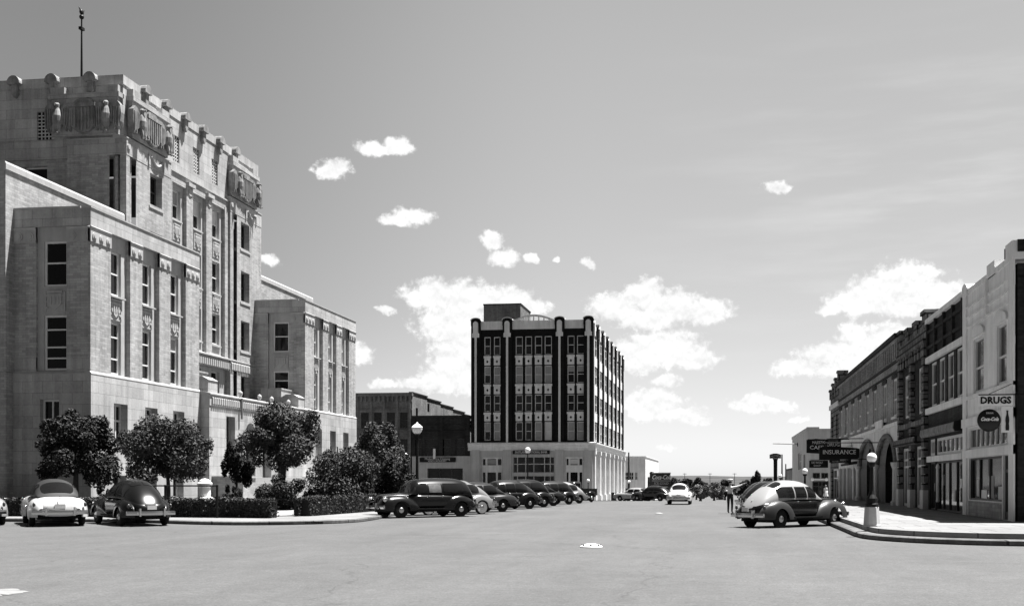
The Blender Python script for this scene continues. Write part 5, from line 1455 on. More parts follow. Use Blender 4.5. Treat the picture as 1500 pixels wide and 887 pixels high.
simple_part('lid', M['black'], t, lambda b: b.prism(south(y), [(x - .4, gz(y) + 1.1), (x + .4, gz(y) + 1.1), (x + .2, gz(y) + 1.3), (x - .2, gz(y) + 1.3)], -.4, .4))
# pale sandy edge of the paving at the lower left
b = MB(); rnd = random.Random(5); c = on_ground(-25, 868); pts = []
rows = []
for k, (r, z) in enumerate(((.55, .004), (.45, .02), (.25, .035), (.02, .04))):
    rows.append([(c[0] + r * (1.0 + .18 * math.sin(3 * j) + .1 * math.sin(7 * j + k)) * math.cos(2 * math.pi * j / 40), c[1] + r * 1.1 * (1 + .15 * math.sin(5 * j)) * math.sin(2 * math.pi * j / 40), z) for j in range(40)])
b.grid(rows, True); tag(b.build('sand_patch', M['slabs'], None, True), kind='structure')

# ------------------------------------------------------------------ trees, bushes and hedges
def leaves(name, m, par, clumps, count, size, seed, shell=.55):
    """many small leaf-clump faces spread through the ellipsoids of a crown"""
    rnd = random.Random(seed); b = MB()
    vol = [c[3] * c[4] * c[5] for c in clumps]; tot = sum(v ** .67 for v in vol)
    vs, fs = [], []
    for c, v in zip(clumps, vol):
        n = int(count * 2.4 * v ** .67 / tot)
        for _ in range(n):
            while True:
                p = Vector((rnd.uniform(-1, 1), rnd.uniform(-1, 1), rnd.uniform(-1, 1)))
                if .02 < p.length <= 1: break
            rr = shell + (1.06 - shell) * rnd.random() ** .6 if rnd.random() < .82 else rnd.random() * shell
            d = p.normalized()
            q = Vector((c[0] + d.x * rr * c[3], c[1] + d.y * rr * c[4], c[2] + d.z * rr * c[5]))
            nrm = (d + Vector((rnd.gauss(0, .7), rnd.gauss(0, .7), rnd.gauss(0, .7) + .25))).normalized()
            t = nrm.orthogonal().normalized(); t = (Matrix.Rotation(rnd.uniform(0, 6.28), 3, nrm) @ t); s2 = nrm.cross(t)
            sz = size * .66 * rnd.uniform(.55, 1.35)
            k = len(vs)
            vs += [q - t * sz, q + s2 * sz * .5 + nrm * sz * .12, q + t * sz, q - s2 * sz * .5 + nrm * sz * .12]
            fs.append((k, k + 1, k + 2, k + 3))
    off = ORG[par.name]
    me = bpy.data.meshes.new(name); me.from_pydata([tuple(v - off) for v in vs], [], fs); me.materials.append(m)
    o = bpy.data.objects.new(name, me); COL.objects.link(o); o.parent = par
    return o
def scatter_clumps(rnd, c, r, n, k=.42, spikes=None):
    out = [(c[0], c[1], c[2], r[0] * .56, r[1] * .56, r[2] * .58)]
    for _ in range(n):
        a = rnd.uniform(0, 6.28); e = rnd.uniform(-.55, 1.0); ce = math.cos(e * 1.4)
        q = rnd.uniform(.5, .95)
        s = rnd.uniform(.65, 1.2) * k * (1.25 - .55 * q)
        out.append((c[0] + r[0] * q * math.cos(a) * ce, c[1] + r[1] * q * math.sin(a) * ce, c[2] + r[2] * q * math.sin(e * 1.4), r[0] * s, r[1] * s, r[2] * s))
    for _ in range(spikes if spikes is not None else n):
        a = rnd.uniform(0, 6.28); e = rnd.uniform(-.5, 1.25); ce = max(.12, math.cos(e)); q = rnd.uniform(.84, 1.06); s = rnd.uniform(.13, .21)
        out.append((c[0] + r[0] * q * math.cos(a) * ce, c[1] + r[1] * q * math.sin(a) * ce, c[2] + r[2] * q * math.sin(e), r[0] * s, r[1] * s, r[2] * s * 1.2))
    return out
def tree(name, label, cat, px, y, pxl, pxr, pyt, pyb, m, count, size, seed, n=14, trunk=True, z0=.19, cone=False, tr=.14, group=None):
    x = xz_on_y(px, 650, y)[0]; xa = xz_on_y(pxl, 650, y)[0]; xb = xz_on_y(pxr, 650, y)[0]
    zt = xz_on_y(px, pyt, y)[1]; zb = xz_on_y(px, pyb, y)[1]
    z0 += gz(y); zb = max(zb, z0)
    rnd = random.Random(seed)
    t = thing(name, label, cat, (x, y, z0), 0, group)
    if any(k in name for k in ('bush', 'juniper', 'shrub')): zb = z0 - .35 * (zt - z0)
    cx, rx, rz = (xa + xb) / 2, (xb - xa) / 2, (zt - zb) / 2
    if cone:
        cl = []
        for k in range(6):
            f = k / 5; cl.append((cx, y, zb + (zt - zb) * (.12 + .78 * f), rx * (1 - .8 * f), rx * (1 - .8 * f), rz * .35))
            for _ in range(3):
                a = rnd.uniform(0, 6.28); rr = rx * (1 - .8 * f) * .6
                cl.append((cx + rr * math.cos(a), y + rr * math.sin(a), zb + (zt - zb) * (.1 + .75 * f), rx * .35 * (1 - .6 * f), rx * .35 * (1 - .6 * f), rz * .22))
    else:
        cl = scatter_clumps(rnd, (cx, y, (zt + zb) / 2), (rx, rx, rz), n, .5 if 'bush' in name else .45, 4 if 'bush' in name else 7)
    leaves('crown', m, t, cl, count, size, seed)
    if trunk:
        b = MB(); top = zb + (zt - zb) * .35
        b.tube([(x, y, z0 - .1), (x + .03, y, z0 + (top - z0) * .5), (cx * .5 + x * .5, y, top)], [tr * 1.3, tr, tr * .7], 8)
        for k in range(6):
            a = k * 1.05 + rnd.random(); s = z0 + (top - z0) * rnd.uniform(.7, 1)
            b.tube([(x, y, s), (cx + rx * .35 * math.cos(a), y + rx * .35 * math.sin(a), top + rz * .4), (cx + rx * .62 * math.cos(a), y + rx * .62 * math.sin(a), top + rz * rnd.uniform(.6, 1.1))], [tr * .6, tr * .38, tr * .12], 6)
        b.build('trunk', M['bark'], t)
    return t
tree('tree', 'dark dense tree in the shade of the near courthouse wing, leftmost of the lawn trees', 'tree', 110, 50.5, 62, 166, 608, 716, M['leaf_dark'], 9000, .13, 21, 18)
tree('tree', 'broad leafy tree in front of the near courthouse wing beside the white urn', 'tree', 246, 50, 183, 306, 616, 718, M['leaf'], 9500, .12, 22, 20, tr=.1)
tree('conifer', 'small dark cedar beside the courthouse entrance steps', 'tree', 346, 57, 326, 368, 650, 722, M['leaf_dark'], 3800, .11, 23, cone=False, n=9, tr=.08)
tree('pine_tree', 'shaggy round pine with short trunk in front of the courthouse entrance', 'tree', 413, 56.5, 367, 474, 597, 706, M['leaf'], 11500, .12, 24, 22, tr=.17)
tree('juniper_shrub', 'low spreading dark juniper under the shaggy pine', 'shrub', 412, 54, 376, 446, 697, 738, M['leaf_dark'], 4200, .10, 25, 10, trunk=True, tr=.06)
tree('shrub', 'small clipped shrub between the juniper and the big round bush', 'shrub', 457, 57, 443, 470, 713, 738, M['leaf'], 1500, .09, 26, 6, trunk=True, tr=.04)
tree('bush', 'large dark rounded bush behind the right hedge', 'bush', 512, 57.5, 452, 572, 659, 735, M['leaf'], 11000, .12, 27, 16, tr=.1)
tree('tree', 'pale leafy tree rising behind the two rounded bushes near the lamp post', 'tree', 558, 72, 523, 596, 620, 720, M['leaf'], 7500, .15, 28, 16, tr=.12)
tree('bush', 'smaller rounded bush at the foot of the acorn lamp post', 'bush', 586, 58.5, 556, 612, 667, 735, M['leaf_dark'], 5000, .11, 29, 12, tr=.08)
tree('shrub', 'low leafy shrub by the clipped hedge between the two parked cars', 'shrub', 150, 45.6, 140, 161, 708, 742, M['leaf_dark'], 1500, .09, 30, 6, tr=.03)
tree('shrub', 'small dark evergreen shrub growing in front of the entrance cheek wall', 'shrub', 342, 51, 327, 358, 712, 748, M['leaf_dark'], 2200, .10, 31, 7, tr=.04)
# trees at the end of the street
rnd = random.Random(9)
far = [(1004, 190, 992, 1016, 703, 735, 'leaf_dark', 'dark round tree at the end of the street right of the white car'), (1026, 175, 1012, 1044, 712, 736, 'leaf_pale', 'pale bushy tree in the road end beyond the white car'),
       (1046, 210, 1036, 1060, 707, 735, 'leaf_pale', 'pale tree beside the little white gabled house'), (990, 240, 978, 1000, 700, 735, 'leaf_dark', 'dark tree behind the white car near the billboard'),
       (1062, 260, 1050, 1076, 704, 730, 'leaf_dark', 'dark tree behind the little white gabled house'), (1110, 230, 1100, 1118, 691, 728, 'leaf_dark', 'dark upright tree rising behind the parked cars on the right'),
       (1095, 250, 1082, 1104, 702, 728, 'leaf_dark', 'dark low tree behind the man with raised arms'), (1125, 240, 1117, 1134, 698, 728, 'leaf', 'tree just left of the tall T-shaped sign'), (1020, 290, 1008, 1034, 700, 722, 'leaf_dark', 'dark tree behind the pale bushy trees at the road end')]
for k, (px, yy, a, c, pt, pb_, m, lab) in enumerate(far):
    tree('tree', lab, 'tree', px, yy, a, c, pt, pb_, M[m], 1800, .34, 50 + k, 9, z0=0, tr=.2)
b = MB(); rnd = random.Random(77); vs = []; fs = []
for k in range(420):
    yy = rnd.uniform(330, 1250); xx = rnd.uniform(-.35, .25) * yy + rnd.uniform(-20, 20)
    s = rnd.uniform(1.6, 3.6); z = gz(yy)
    for _ in range(46):
        d = Vector((rnd.gauss(0, 1), rnd.gauss(0, 1), rnd.gauss(0, 1))).normalized()
        q = Vector((xx, yy, z + s * .7)) + Vector((d.x * s * 1.4, d.y * s * 1.4, d.z * s)) * rnd.uniform(.6, 1.05)
        n2 = (d + Vector((rnd.gauss(0, .5), rnd.gauss(0, .5), rnd.gauss(0, .5)))).normalized(); t = n2.orthogonal().normalized(); u2 = n2.cross(t); sz = s * .34
        i = len(vs); vs += [q - t * sz, q + u2 * sz, q + t * sz, q - u2 * sz]; fs.append((i, i + 1, i + 2, i + 3))
me = bpy.data.meshes.new('distant_woods'); me.from_pydata([tuple(v) for v in vs], [], fs); me.materials.append(M['leaf'])
o = bpy.data.objects.new('distant_woods', me); COL.objects.link(o); tag(o, kind='stuff')

def hedge(label, line, w, h, z0, count, seed):
    """a clipped hedge along a line: leafy shell over a solid twiggy core"""
    x, y = line[0]
    t = thing('hedge', label, 'hedge', (x, y, z0))
    rnd = random.Random(seed); b = MB(); rows = []
    L_, R_ = offset_line(line, w / 2 - .06), offset_line(line, -w / 2 + .06)
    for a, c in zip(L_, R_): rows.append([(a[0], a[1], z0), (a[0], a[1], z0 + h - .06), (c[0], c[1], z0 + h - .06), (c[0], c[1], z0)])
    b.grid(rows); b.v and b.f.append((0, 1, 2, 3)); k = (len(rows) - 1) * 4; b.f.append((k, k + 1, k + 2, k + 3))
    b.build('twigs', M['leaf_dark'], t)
    vs, fs = [], []
    seg = [(Vector(line[i]), Vector(line[i + 1])) for i in range(len(line) - 1)]
    tl = sum((c - a).length for a, c in seg)
    for a, c in seg:
        d = (c - a).normalized(); nr = Vector((-d.y, d.x))
        for _ in range(int(count * (c - a).length / tl)):
            p = a + (c - a) * rnd.random(); f = rnd.random()
            if f < .4: off, z, nv = rnd.uniform(-w / 2, w / 2), h, Vector((0, 0, 1))
            elif f < .72: off, z, nv = -w / 2, rnd.uniform(0, h), Vector((-nr.x, -nr.y, 0))
            else: off, z, nv = w / 2, rnd.uniform(0, h), Vector((nr.x, nr.y, 0))
            q = Vector((p.x + nr.x * off, p.y + nr.y * off, z0 + z)) + nv * rnd.uniform(-.09, .10) * (1 + .5 * math.sin(p.x * 2.3 + p.y * 1.7))
            n2 = (nv + Vector((rnd.gauss(0, .6), rnd.gauss(0, .6), rnd.gauss(0, .6)))).normalized(); t2 = n2.orthogonal().normalized(); t2 = Matrix.Rotation(rnd.uniform(0, 6.28), 3, n2) @ t2; u2 = n2.cross(t2); sz = rnd.uniform(.03, .07)
            i = len(vs); vs += [q - t2 * sz, q + u2 * sz * .6, q + t2 * sz, q - u2 * sz * .6]; fs.append((i, i + 1, i + 2, i + 3))
    off = ORG[t.name]
    for i in (0, -1):   # end caps
        p = Vector(line[i])
        for _ in range(500):
            q = Vector((p.x + rnd.uniform(-.05, .05), p.y + rnd.uniform(-w / 2, w / 2), z0 + rnd.uniform(0, h))); n2 = Vector((rnd.gauss(0, 1), rnd.gauss(0, .6), rnd.gauss(0, .6))).normalized(); t2 = n2.orthogonal().normalized(); u2 = n2.cross(t2); sz = rnd.uniform(.03, .07)
            k = len(vs); vs += [q - t2 * sz, q + u2 * sz * .6, q + t2 * sz, q - u2 * sz * .6]; fs.append((k, k + 1, k + 2, k + 3))
    me = bpy.data.meshes.new('foliage'); me.from_pydata([tuple(v - off) for v in vs], [], fs); me.materials.append(M['hedge'])
    o = bpy.data.objects.new('foliage', me); COL.objects.link(o); o.parent = t
    return t
hedge('long clipped dark hedge along the pavement behind the two parked cars on the left', [(-48, 44.9), (-40, 44.85), (-30, 44.8), (-24, 44.6), (-20.9, 44.3), (-18.85, 43.9)], .8, .72, .17, 26000, 61)
hedge('clipped hedge right of the diagonal walk, running towards the black parked car', [(-18.55, 46.3), (-18.35, 49), (-18.2, 53), (-18.1, 58), (-18.1, 66)], .8, .74, .17, 16000, 62)
# ------------------------------------------------------------------ cars of the 1940s and 1950
def curve(pts, t):
    """smooth interpolation through (t, value...) points"""
    if t <= pts[0][0]: return pts[0][1:]
    if t >= pts[-1][0]: return pts[-1][1:]
    for i in range(len(pts) - 1):
        if pts[i][0] <= t <= pts[i + 1][0]: break
    p0, p1, p2, p3 = pts[max(i - 1, 0)], pts[i], pts[i + 1], pts[min(i + 2, len(pts) - 1)]
    h = p2[0] - p1[0]; u = (t - p1[0]) / h
    out = []
    for k in range(1, len(p1)):
        def slope(a, b, c):
            d1 = (b[k] - a[k]) / (b[0] - a[0]) if b[0] != a[0] else 0
            d2 = (c[k] - b[k]) / (c[0] - b[0]) if c[0] != b[0] else 0
            if b is a or b is c: return d1 + d2
            return 0 if d1 * d2 <= 0 else 2 * d1 * d2 / (d1 + d2)
        m1, m2 = slope(p0, p1, p2), slope(p1, p2, p3)
        out.append((2 * u ** 3 - 3 * u ** 2 + 1) * p1[k] + (u ** 3 - 2 * u ** 2 + u) * h * m1 + (-2 * u ** 3 + 3 * u ** 2) * p2[k] + (u ** 3 - u ** 2) * h * m2)
    return out
def sgnpow(v, p): return math.copysign(abs(v) ** p, v)

STYLES = {
 # y runs forward; body: (y, half width, top z); cab: (y, roof z, half width at the belt, belt z)
 'fastback': dict(
    body=[(-2.42, .20, .62), (-2.3, .45, .78), (-2.0, .64, .93), (-1.4, .75, 1.02), (-.6, .79, 1.04), (.5, .78, 1.05), (.8, .68, 1.06), (1.3, .50, 1.05), (1.9, .38, 1.0), (2.2, .30, .94), (2.3, .12, .80)],
    cab=[(.98, 1.02, .66, 1.0), (.86, 1.16, .67, 1.0), (.72, 1.34, .68, 1.0), (.58, 1.48, .69, 1.0), (.40, 1.585, .70, 1.0), (0.0, 1.66, .72, 1.0), (-.5, 1.68, .72, 1.0), (-1.0, 1.61, .70, .98), (-1.4, 1.47, .66, .94), (-1.8, 1.25, .60, .86), (-2.1, 1.02, .52, .76), (-2.34, .74, .36, .62), (-2.4, .62, .24, .58)],
    side=[(-1.42, -.62), (-.54, .05), (.12, .60)], zwin=(1.06, 1.44), rear=(-1.42, -.98, 1.21, 1.45), split=True, ws=(.52, .93),
    ff=dict(y=(.42, 2.44), zt=[(.42, .40), (.62, .66), (.95, .87), (1.4, .97), (1.85, .95), (2.2, .83), (2.44, .52)], w=[(.42, .70), (.7, .84), (1.2, .93), (1.9, .92), (2.28, .80), (2.44, .62)], x0=.36),
    rf=dict(y=(-2.40, -.58), zt=[(-2.40, .46), (-2.24, .68), (-1.9, .88), (-1.45, .97), (-1.05, .90), (-.75, .66), (-.58, .40)], w=[(-2.40, .55), (-2.15, .76), (-1.65, .92), (-1.1, .92), (-.58, .78)], x0=.55),
    wheels=(1.48, -1.48), tw=.74, hl='fender', board=True),
 'sedan36': dict(
    cab=[(.97, 1.02, .66, 1.0), (.87, 1.2, .67, 1.0), (.76, 1.42, .68, 1.0), (.64, 1.56, .69, 1.0), (.42, 1.66, .70, 1.0), (0.0, 1.71, .71, 1.0), (-.6, 1.73, .71, 1.0), (-1.15, 1.70, .70, .98), (-1.55, 1.61, .67, .95), (-1.85, 1.42, .62, .88), (-2.05, 1.14, .56, .78), (-2.2, .86, .46, .66), (-2.3, .68, .3, .6)],
    side=[(-1.5, -.66), (-.54, .06), (.14, .66)], zwin=(1.08, 1.50), rear=(-1.98, -1.70, 1.2, 1.5)),
 'wagon': dict(
    cab=[(.97, 1.02, .66, 1.0), (.87, 1.2, .67, 1.0), (.76, 1.42, .68, 1.0), (.64, 1.55, .69, 1.0), (.42, 1.64, .70, 1.0), (0.0, 1.68, .71, 1.0), (-.6, 1.70, .72, 1.0), (-1.3, 1.69, .72, .98), (-1.75, 1.64, .70, .95), (-2.02, 1.52, .67, .90), (-2.16, 1.30, .63, .84), (-2.27, 1.0, .56, .74), (-2.36, .72, .4, .62)],
    side=[(-1.7, -.66), (-.54, .06), (.14, .66)], zwin=(1.08, 1.47), rear=(-2.15, -2.0, 1.2, 1.5)),
 'notch50': dict(
    body=[(-2.46, .45, .70), (-2.35, .66, .84), (-1.8, .72, .97), (-1.2, .74, 1.02), (.6, .74, 1.02), (1.0, .70, 1.02), (1.6, .66, .99), (2.2, .62, .92), (2.42, .50, .74)],
    cab=[(1.10, 1.0, .62, .98), (.94, 1.16, .66, .98), (.78, 1.33, .68, .98), (.6, 1.45, .69, .98), (.35, 1.53, .70, .98), (-.1, 1.57, .71, .98), (-.55, 1.56, .71, .98), (-.95, 1.50, .70, .98), (-1.2, 1.40, .68, .98), (-1.42, 1.24, .66, .98), (-1.62, 1.08, .63, .97), (-1.76, .99, .60, .96)],
    side=[(-1.12, -.38), (-.28, .50)], zwin=(1.04, 1.38), rear=(-1.60, -1.10, 1.10, 1.40), split=False, ws=(.66, 1.03),
    ff=dict(y=(-2.46, 2.46), zt=[(-2.46, .60), (-2.36, .76), (-2.1, .87), (-1.6, .93), (-.9, .90), (-.6, .93), (.6, .97), (1.6, .97), (2.2, .92), (2.46, .70)], w=[(-2.46, .66), (-2.3, .82), (-1.6, .93), (-.8, .90), (.4, .92), (1.6, .93), (2.2, .89), (2.46, .70)], x0=.50),
    rf=None, wheels=(1.48, -1.42), tw=.74, hl='front', board=False),
}
for k_, v_ in STYLES['fastback'].items(): STYLES['sedan36'].setdefault(k_, v_); STYLES['wagon'].setdefault(k_, v_)
def roof_y(st, s): return curve([(i,) + q for i, q in enumerate(st['cab'])], s)
def cab_point(st, s, ph, out=0.0):
    y, zt, w, zb = roof_y(st, s)
    n = 2.5
    x = (w + out) * sgnpow(math.cos(ph), 2 / n)
    f = abs(math.sin(ph)) ** (2 / n)
    z = zb + (zt + out - zb) * f
    # keep the glass leaning: belt of the windscreen / rear window sits further out than the roof
    return Vector((x * (1 - .16 * f * f), y, z))
def s_at_y(st, y):
    lo, hi = 0.0, len(st['cab']) - 1.0
    for _ in range(40):
        m_ = (lo + hi) / 2
        if roof_y(st, m_)[0] > y: lo = m_
        else: hi = m_
    return (lo + hi) / 2
def ph_for_z(st, s, z):
    y, zt, w, zb = roof_y(st, s)
    f = max(0.0, min(1.0, (z - zb) / max(zt - zb, 1e-4)))
    return math.asin(f ** 1.25)

def make_car(label, group, loc, heading, style='fastback', p='pblack', proof=None, pf=None, scale=1.0, glass='carglass', whitewall=False, cat='car', rear_glass=None, name='parked_car', zs=1.0, lit=()):
    st = STYLES[style]
    t = thing(name, label, cat, loc, heading, group)
    t.scale = (scale, scale, scale * zs)
    P = M[p]; PR = M[proof or p]; PF = M[pf or p]
    B = lambda b, nm, m, par=t, sm=True: b.build(nm, m, par, sm, local=True)
    # lower body
    b = MB(); rows = []
    y0, y1 = st['body'][0][0], st['body'][-1][0]
    for y in frange(y0, y1, 44):
        w, zt = curve(st['body'], y); zb = .34
        zc, hh = (zt + zb) / 2, (zt - zb) / 2
        rows.append([(w * sgnpow(math.cos(2 * math.pi * j / 32), .55), y, zc + hh * sgnpow(math.sin(2 * math.pi * j / 32), .55)) for j in range(32)])
    b.grid(rows, True); b.f.append(tuple(range(32))); k = 43 * 32; b.f.append(tuple(range(k, k + 32)))
    B(b, 'body', P)
    # cabin / roof
    b = MB(); n = len(st['cab']) - 1
    b.grid([[cab_point(st, n * i / 52, math.pi * j / 28) for j in range(29)] for i in range(53)])
    B(b, 'roof', PR)
    # glazing: patches of the same surface, a few millimetres proud
    gm = M[glass]
    for wi, (ya, yb) in enumerate(st['side']):
        for sg in (0, 1):
            b = MB(); rows = []
            for y in frange(ya, yb, 10):
                s = s_at_y(st, y); zt = roof_y(st, s)[1]
                z0, z1 = st['zwin'][0], min(st['zwin'][1], zt - .13)
                z1 = max(z1, z0 + .03)
                row = []
                for k in range(6):
                    ph = ph_for_z(st, s, z0 + (z1 - z0) * k / 5)
                    row.append(cab_point(st, s, ph if sg == 0 else math.pi - ph, .012))
                rows.append(row)
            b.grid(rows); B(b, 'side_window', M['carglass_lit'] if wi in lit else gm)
    def glass_patch(ya, yb, za, zb, halves, nm, mm):
        sa, sb_ = s_at_y(st, ya), s_at_y(st, yb)
        for (u0, u1) in halves:
            b = MB(); rows = []
            for s in frange(sa, sb_, 9):
                tpar = abs((s - (sa + sb_) / 2) / ((sb_ - sa) / 2)) if sb_ != sa else 0
                k_ = 1 - .22 * tpar ** 4
                rows.append([cab_point(st, s, math.pi / 2 + k_ * (u0 + (u1 - u0) * j / 10), .012) for j in range(11)])
            b.grid(rows); B(b, nm, mm)
    wd = .93
    glass_patch(st['ws'][1], st['ws'][0], 0, 0, [(-wd, -.03), (.03, wd)], 'windscreen', gm)
    r0, r1 = st['rear'][0], st['rear'][1]
    rg = M[rear_glass or glass]
    if st['split']: glass_patch(r1, r0, 0, 0, [(-.62, -.05), (.05, .62)], 'rear_window', rg)
    else: glass_patch(r1, r0, 0, 0, [(-.86, .86)], 'rear_window', rg)
    # fenders with wheel arches
    wy = st['wheels']
    for key in ('ff', 'rf'):
        q = st[key]
        if not q: continue
        for sg in (-1, 1):
            b = MB(); rows = []
            for y in frange(q['y'][0], q['y'][1], 64 if key == 'ff' and not st['rf'] else 40):
                zt = curve(q['zt'], y)[0]; w = curve(q['w'], y)[0]; zb0 = .31
                zl = zb0
                for c in wy:
                    rr = .385 if c > 0 and st['rf'] else .36
                    if abs(y - c) < rr: zl = max(zl, .34 + math.sqrt(rr * rr - (y - c) ** 2))
                zl = min(zl, zt - .015)
                f0 = min(1, max(0, (zl - zb0) / max(zt - zb0, .02))); ph0 = math.asin(min(1, f0 ** 1.2))
                row = []
                for j in range(12):
                    ph = ph0 + (math.pi / 2 - ph0) * j / 11
                    row.append((sg * (q['x0'] + (w - q['x0']) * sgnpow(math.cos(ph), .62)), y, zb0 + (zt - zb0) * math.sin(ph) ** (1 / 1.2)))
                rows.append(row)
            b.grid(rows)
            B(b, 'fender', PF if key == 'ff' or st['rf'] else P)
    # wheels
    tw = st['tw']; wheel_tyre = None
    for y in wy:
        for sg in (-1, 1):
            b = MB(); q = MB()
            q.lathe([(.20, -.085), (.30, -.09), (.335, -.06), (.343, 0), (.335, .06), (.30, .09), (.20, .085)], (0, 0, 0), 24)
            T = Matrix.Translation((sg * (tw + .015), y, .338)) @ Matrix.Rotation(R(90) * sg, 4, 'Y')
            b.add([T @ v for v in q.v], q.f)
            wh = B(b, 'wheel', M['tyre'])
            q = MB(); q.lathe([(.205, .055), (.20, .075), (.12, .085), (.10, .115), (.05, .135), (0, .138)], (0, 0, 0), 20); b = MB(); b.add([T @ v for v in q.v], q.f)
            B(b, 'hubcap', M['hub'], wh)
            if whitewall:
                q = MB(); q.lathe([(.235, .09), (.285, .0955), (.285, .098), (.235, .093)], (0, 0, 0), 24); b = MB(); b.add([T @ v for v in q.v], q.f)
                B(b, 'whitewall', M['signwhite'], wh)
    b = MB(); b.box(-.62, .62, -2.1, 2.0, .24, .40); b.tube([(-.7, wy[0], .33), (.7, wy[0], .33)], .05); b.tube([(-.7, wy[1], .33), (.7, wy[1], .33)], .06); B(b, 'chassis', M['under'], t, False)
    # bumpers
    for yb, bow in ((y1 + .16, -.16), (y0 - .12, .14)):
        b = MB(); pr = []
        for k in range(17):
            x = -.84 + 1.68 * k / 16; y = yb + bow * (x / .84) ** 2
            pr.append([(x, y - .03, .40), (x, y - .04, .47), (x, y - .03, .54), (x, y + .03, .54), (x, y + .04, .47), (x, y + .03, .40)])
        b.grid(pr, True); b.f += [tuple(range(6)), tuple(range(16 * 6, 16 * 6 + 6))]
        for x in (-.42, .42): b.box(x - .03, x + .03, yb - .06, yb + .06, .36, .64)
        for x in (-.5, .5): b.box(x - .03, x + .03, min(yb, yb - math.copysign(.25, yb)), max(yb, yb - math.copysign(.25, yb)), .42, .50)
        B(b, 'bumper', M['chrome'], t, False)
    # lamps, plate, handles, running boards, grille
    for sg in (-1, 1):
        hx, hy, hz_ = (sg * .66, 2.17, .78) if st['hl'] == 'fender' else (sg * .70, 2.38, .76)
        b = MB(); q = MB(); q.lathe([(0, -.16), (.10, -.10), (.125, 0), (.125, .03), (.11, .045)], (0, 0, 0), 18); T = Matrix.Translation((hx, hy, hz_)) @ Matrix.Rotation(R(-90), 4, 'X'); b.add([T @ v for v in q.v], q.f)
        hl = B(b, 'headlight', M['chrome'])
        b = MB(); q = MB(); q.lathe([(.11, .04), (.09, .065), (0, .08)], (0, 0, 0), 18); b.add([T @ v for v in q.v], q.f); B(b, 'lens', M['lens'], hl)
        b = MB(); tx, ty, tz = (sg * .72, -2.25, .72) if st['rf'] else (sg * .76, -2.42, .72); b.ell((tx, ty, tz), (.05, .06, .08)); B(b, 'tail_light', M['taillens'])
        for yy in ([-.55, .12] if st['rf'] else [-.32, .55]):
            b = MB(); xw = .80 if st['rf'] else .905
            b.tube([(sg * xw, yy - .07, .93 if st['rf'] else .90), (sg * (xw + .035), yy - .05, .93 if st['rf'] else .90), (sg * (xw + .035), yy + .07, .93 if st['rf'] else .90)], .014, 6); B(b, 'door_handle', M['chrome'])
        if st['board']:
            b = MB(); b.box(min(sg * .66, sg * .86), max(sg * .66, sg * .86), -.98, .92, .35, .40); B(b, 'running_board', M['under'], t, False)
        else:
            b = MB(); xw = .925; pts = [(sg * (curve(st['ff']['w'], y)[0] + .008), y, .66) for y in frange(-.9, 1.0, 12)]; b.tube(pts, .016, 5); B(b, 'side_trim', M['chrome'])
    b = MB(); yp = y0 - .10 if st['rf'] else y0 - .02; b.box(-.16, .16, yp - .015, yp + .015, .60, .74); B(b, 'number_plate', M['blind'], t, False)
    b = MB()
    if st['rf']:
        for k in range(7): b.box(-.26 + .02 * k * .3, .26 - .02 * k * .3, 2.24 - .012 * k, 2.32 - .012 * k, .50 + k * .055, .525 + k * .055)
    else:
        for k in range(4): b.box(-.5, .5, 2.40, 2.47, .52 + k * .06, .55 + k * .06)
    B(b, 'grille', M['chrome'], t, False)
    b = MB(); b.tube([(0, y0 - .02 if not st['rf'] else -2.2, .92), (0, (y0 + .1) if not st['rf'] else -2.1, .99)], .02, 6); B(b, 'trunk_handle', M['chrome'])
    return t

H = lambda deg: R(-deg)      # heading measured clockwise from straight up the street
GL = 'cars parked at an angle along the courthouse kerb'
GB_ = 'cars parked along the courthouse side street'
make_car('pale cream 1950 sedan with grey roof, seen from behind at the left hedge', GB_, (-26.25, 40.0, 0), H(-38), 'notch50', 'pwhite', 'pslate', scale=1.14, glass='carglass')
make_car('pale car cut off by the left edge of the picture, parked by the hedge', GB_, (-29.7, 40.2, 0), H(-38), 'notch50', 'plight', 'plight', scale=1.12)
make_car('black 1940 sedan seen from behind, parked by the hedge left of the white urn', GB_, (-23.15, 40.3, 0), H(-46), 'fastback', 'pblack', scale=1.06)
row = [
 ((-14.15, 50.35), 'wagon', 'pblack', None, None, 'black sedan nearest the camera in the angled row, nose to the courthouse kerb', 'carglass', 1.08),
 ((-14.0, 54.4), 'fastback', 'psilver', None, None, 'light grey fastback coupe directly behind the nearest black sedan', 'carglass', 1.05),
 ((-13.7, 58.6), 'notch50', 'pdark', None, None, 'dark grey sedan with chrome side strip, third car of the angled row', 'carglass', 1.05),
 ((-13.4, 65.0), 'fastback', 'pblack', 'pdark', None, 'black sedan with shining roof, fourth car of the angled row', 'carglass', 1.06),
 ((-13.2, 69.2), 'sedan36', 'pblack', None, None, 'all black sedan, fifth car of the angled row', 'carglass', 1.05),
 ((-13.1, 73.2), 'notch50', 'pblack', 'pblack', None, 'black sedan, sixth car of the angled row', 'carglass', 1.03),
 ((-12.8, 78.6), 'sedan36', 'pblack', 'pdark', None, 'black sedan, seventh car of the row, before the light coupe', 'carglass', 1.0),
 ((-12.7, 83.6), 'fastback', 'plight', 'plight', 'pmid', 'light coloured coupe near the far end of the angled row', 'carglass', 1.0),
]
for (x, y), sty, p, pr, pf, lab, gl, s in row:
    make_car(lab, GL, (x, y, gz(y)), H(-135), sty, p, pr, pf, s, gl, whitewall=(p == 'psilver'), lit=(1,) if y < 52 else ())
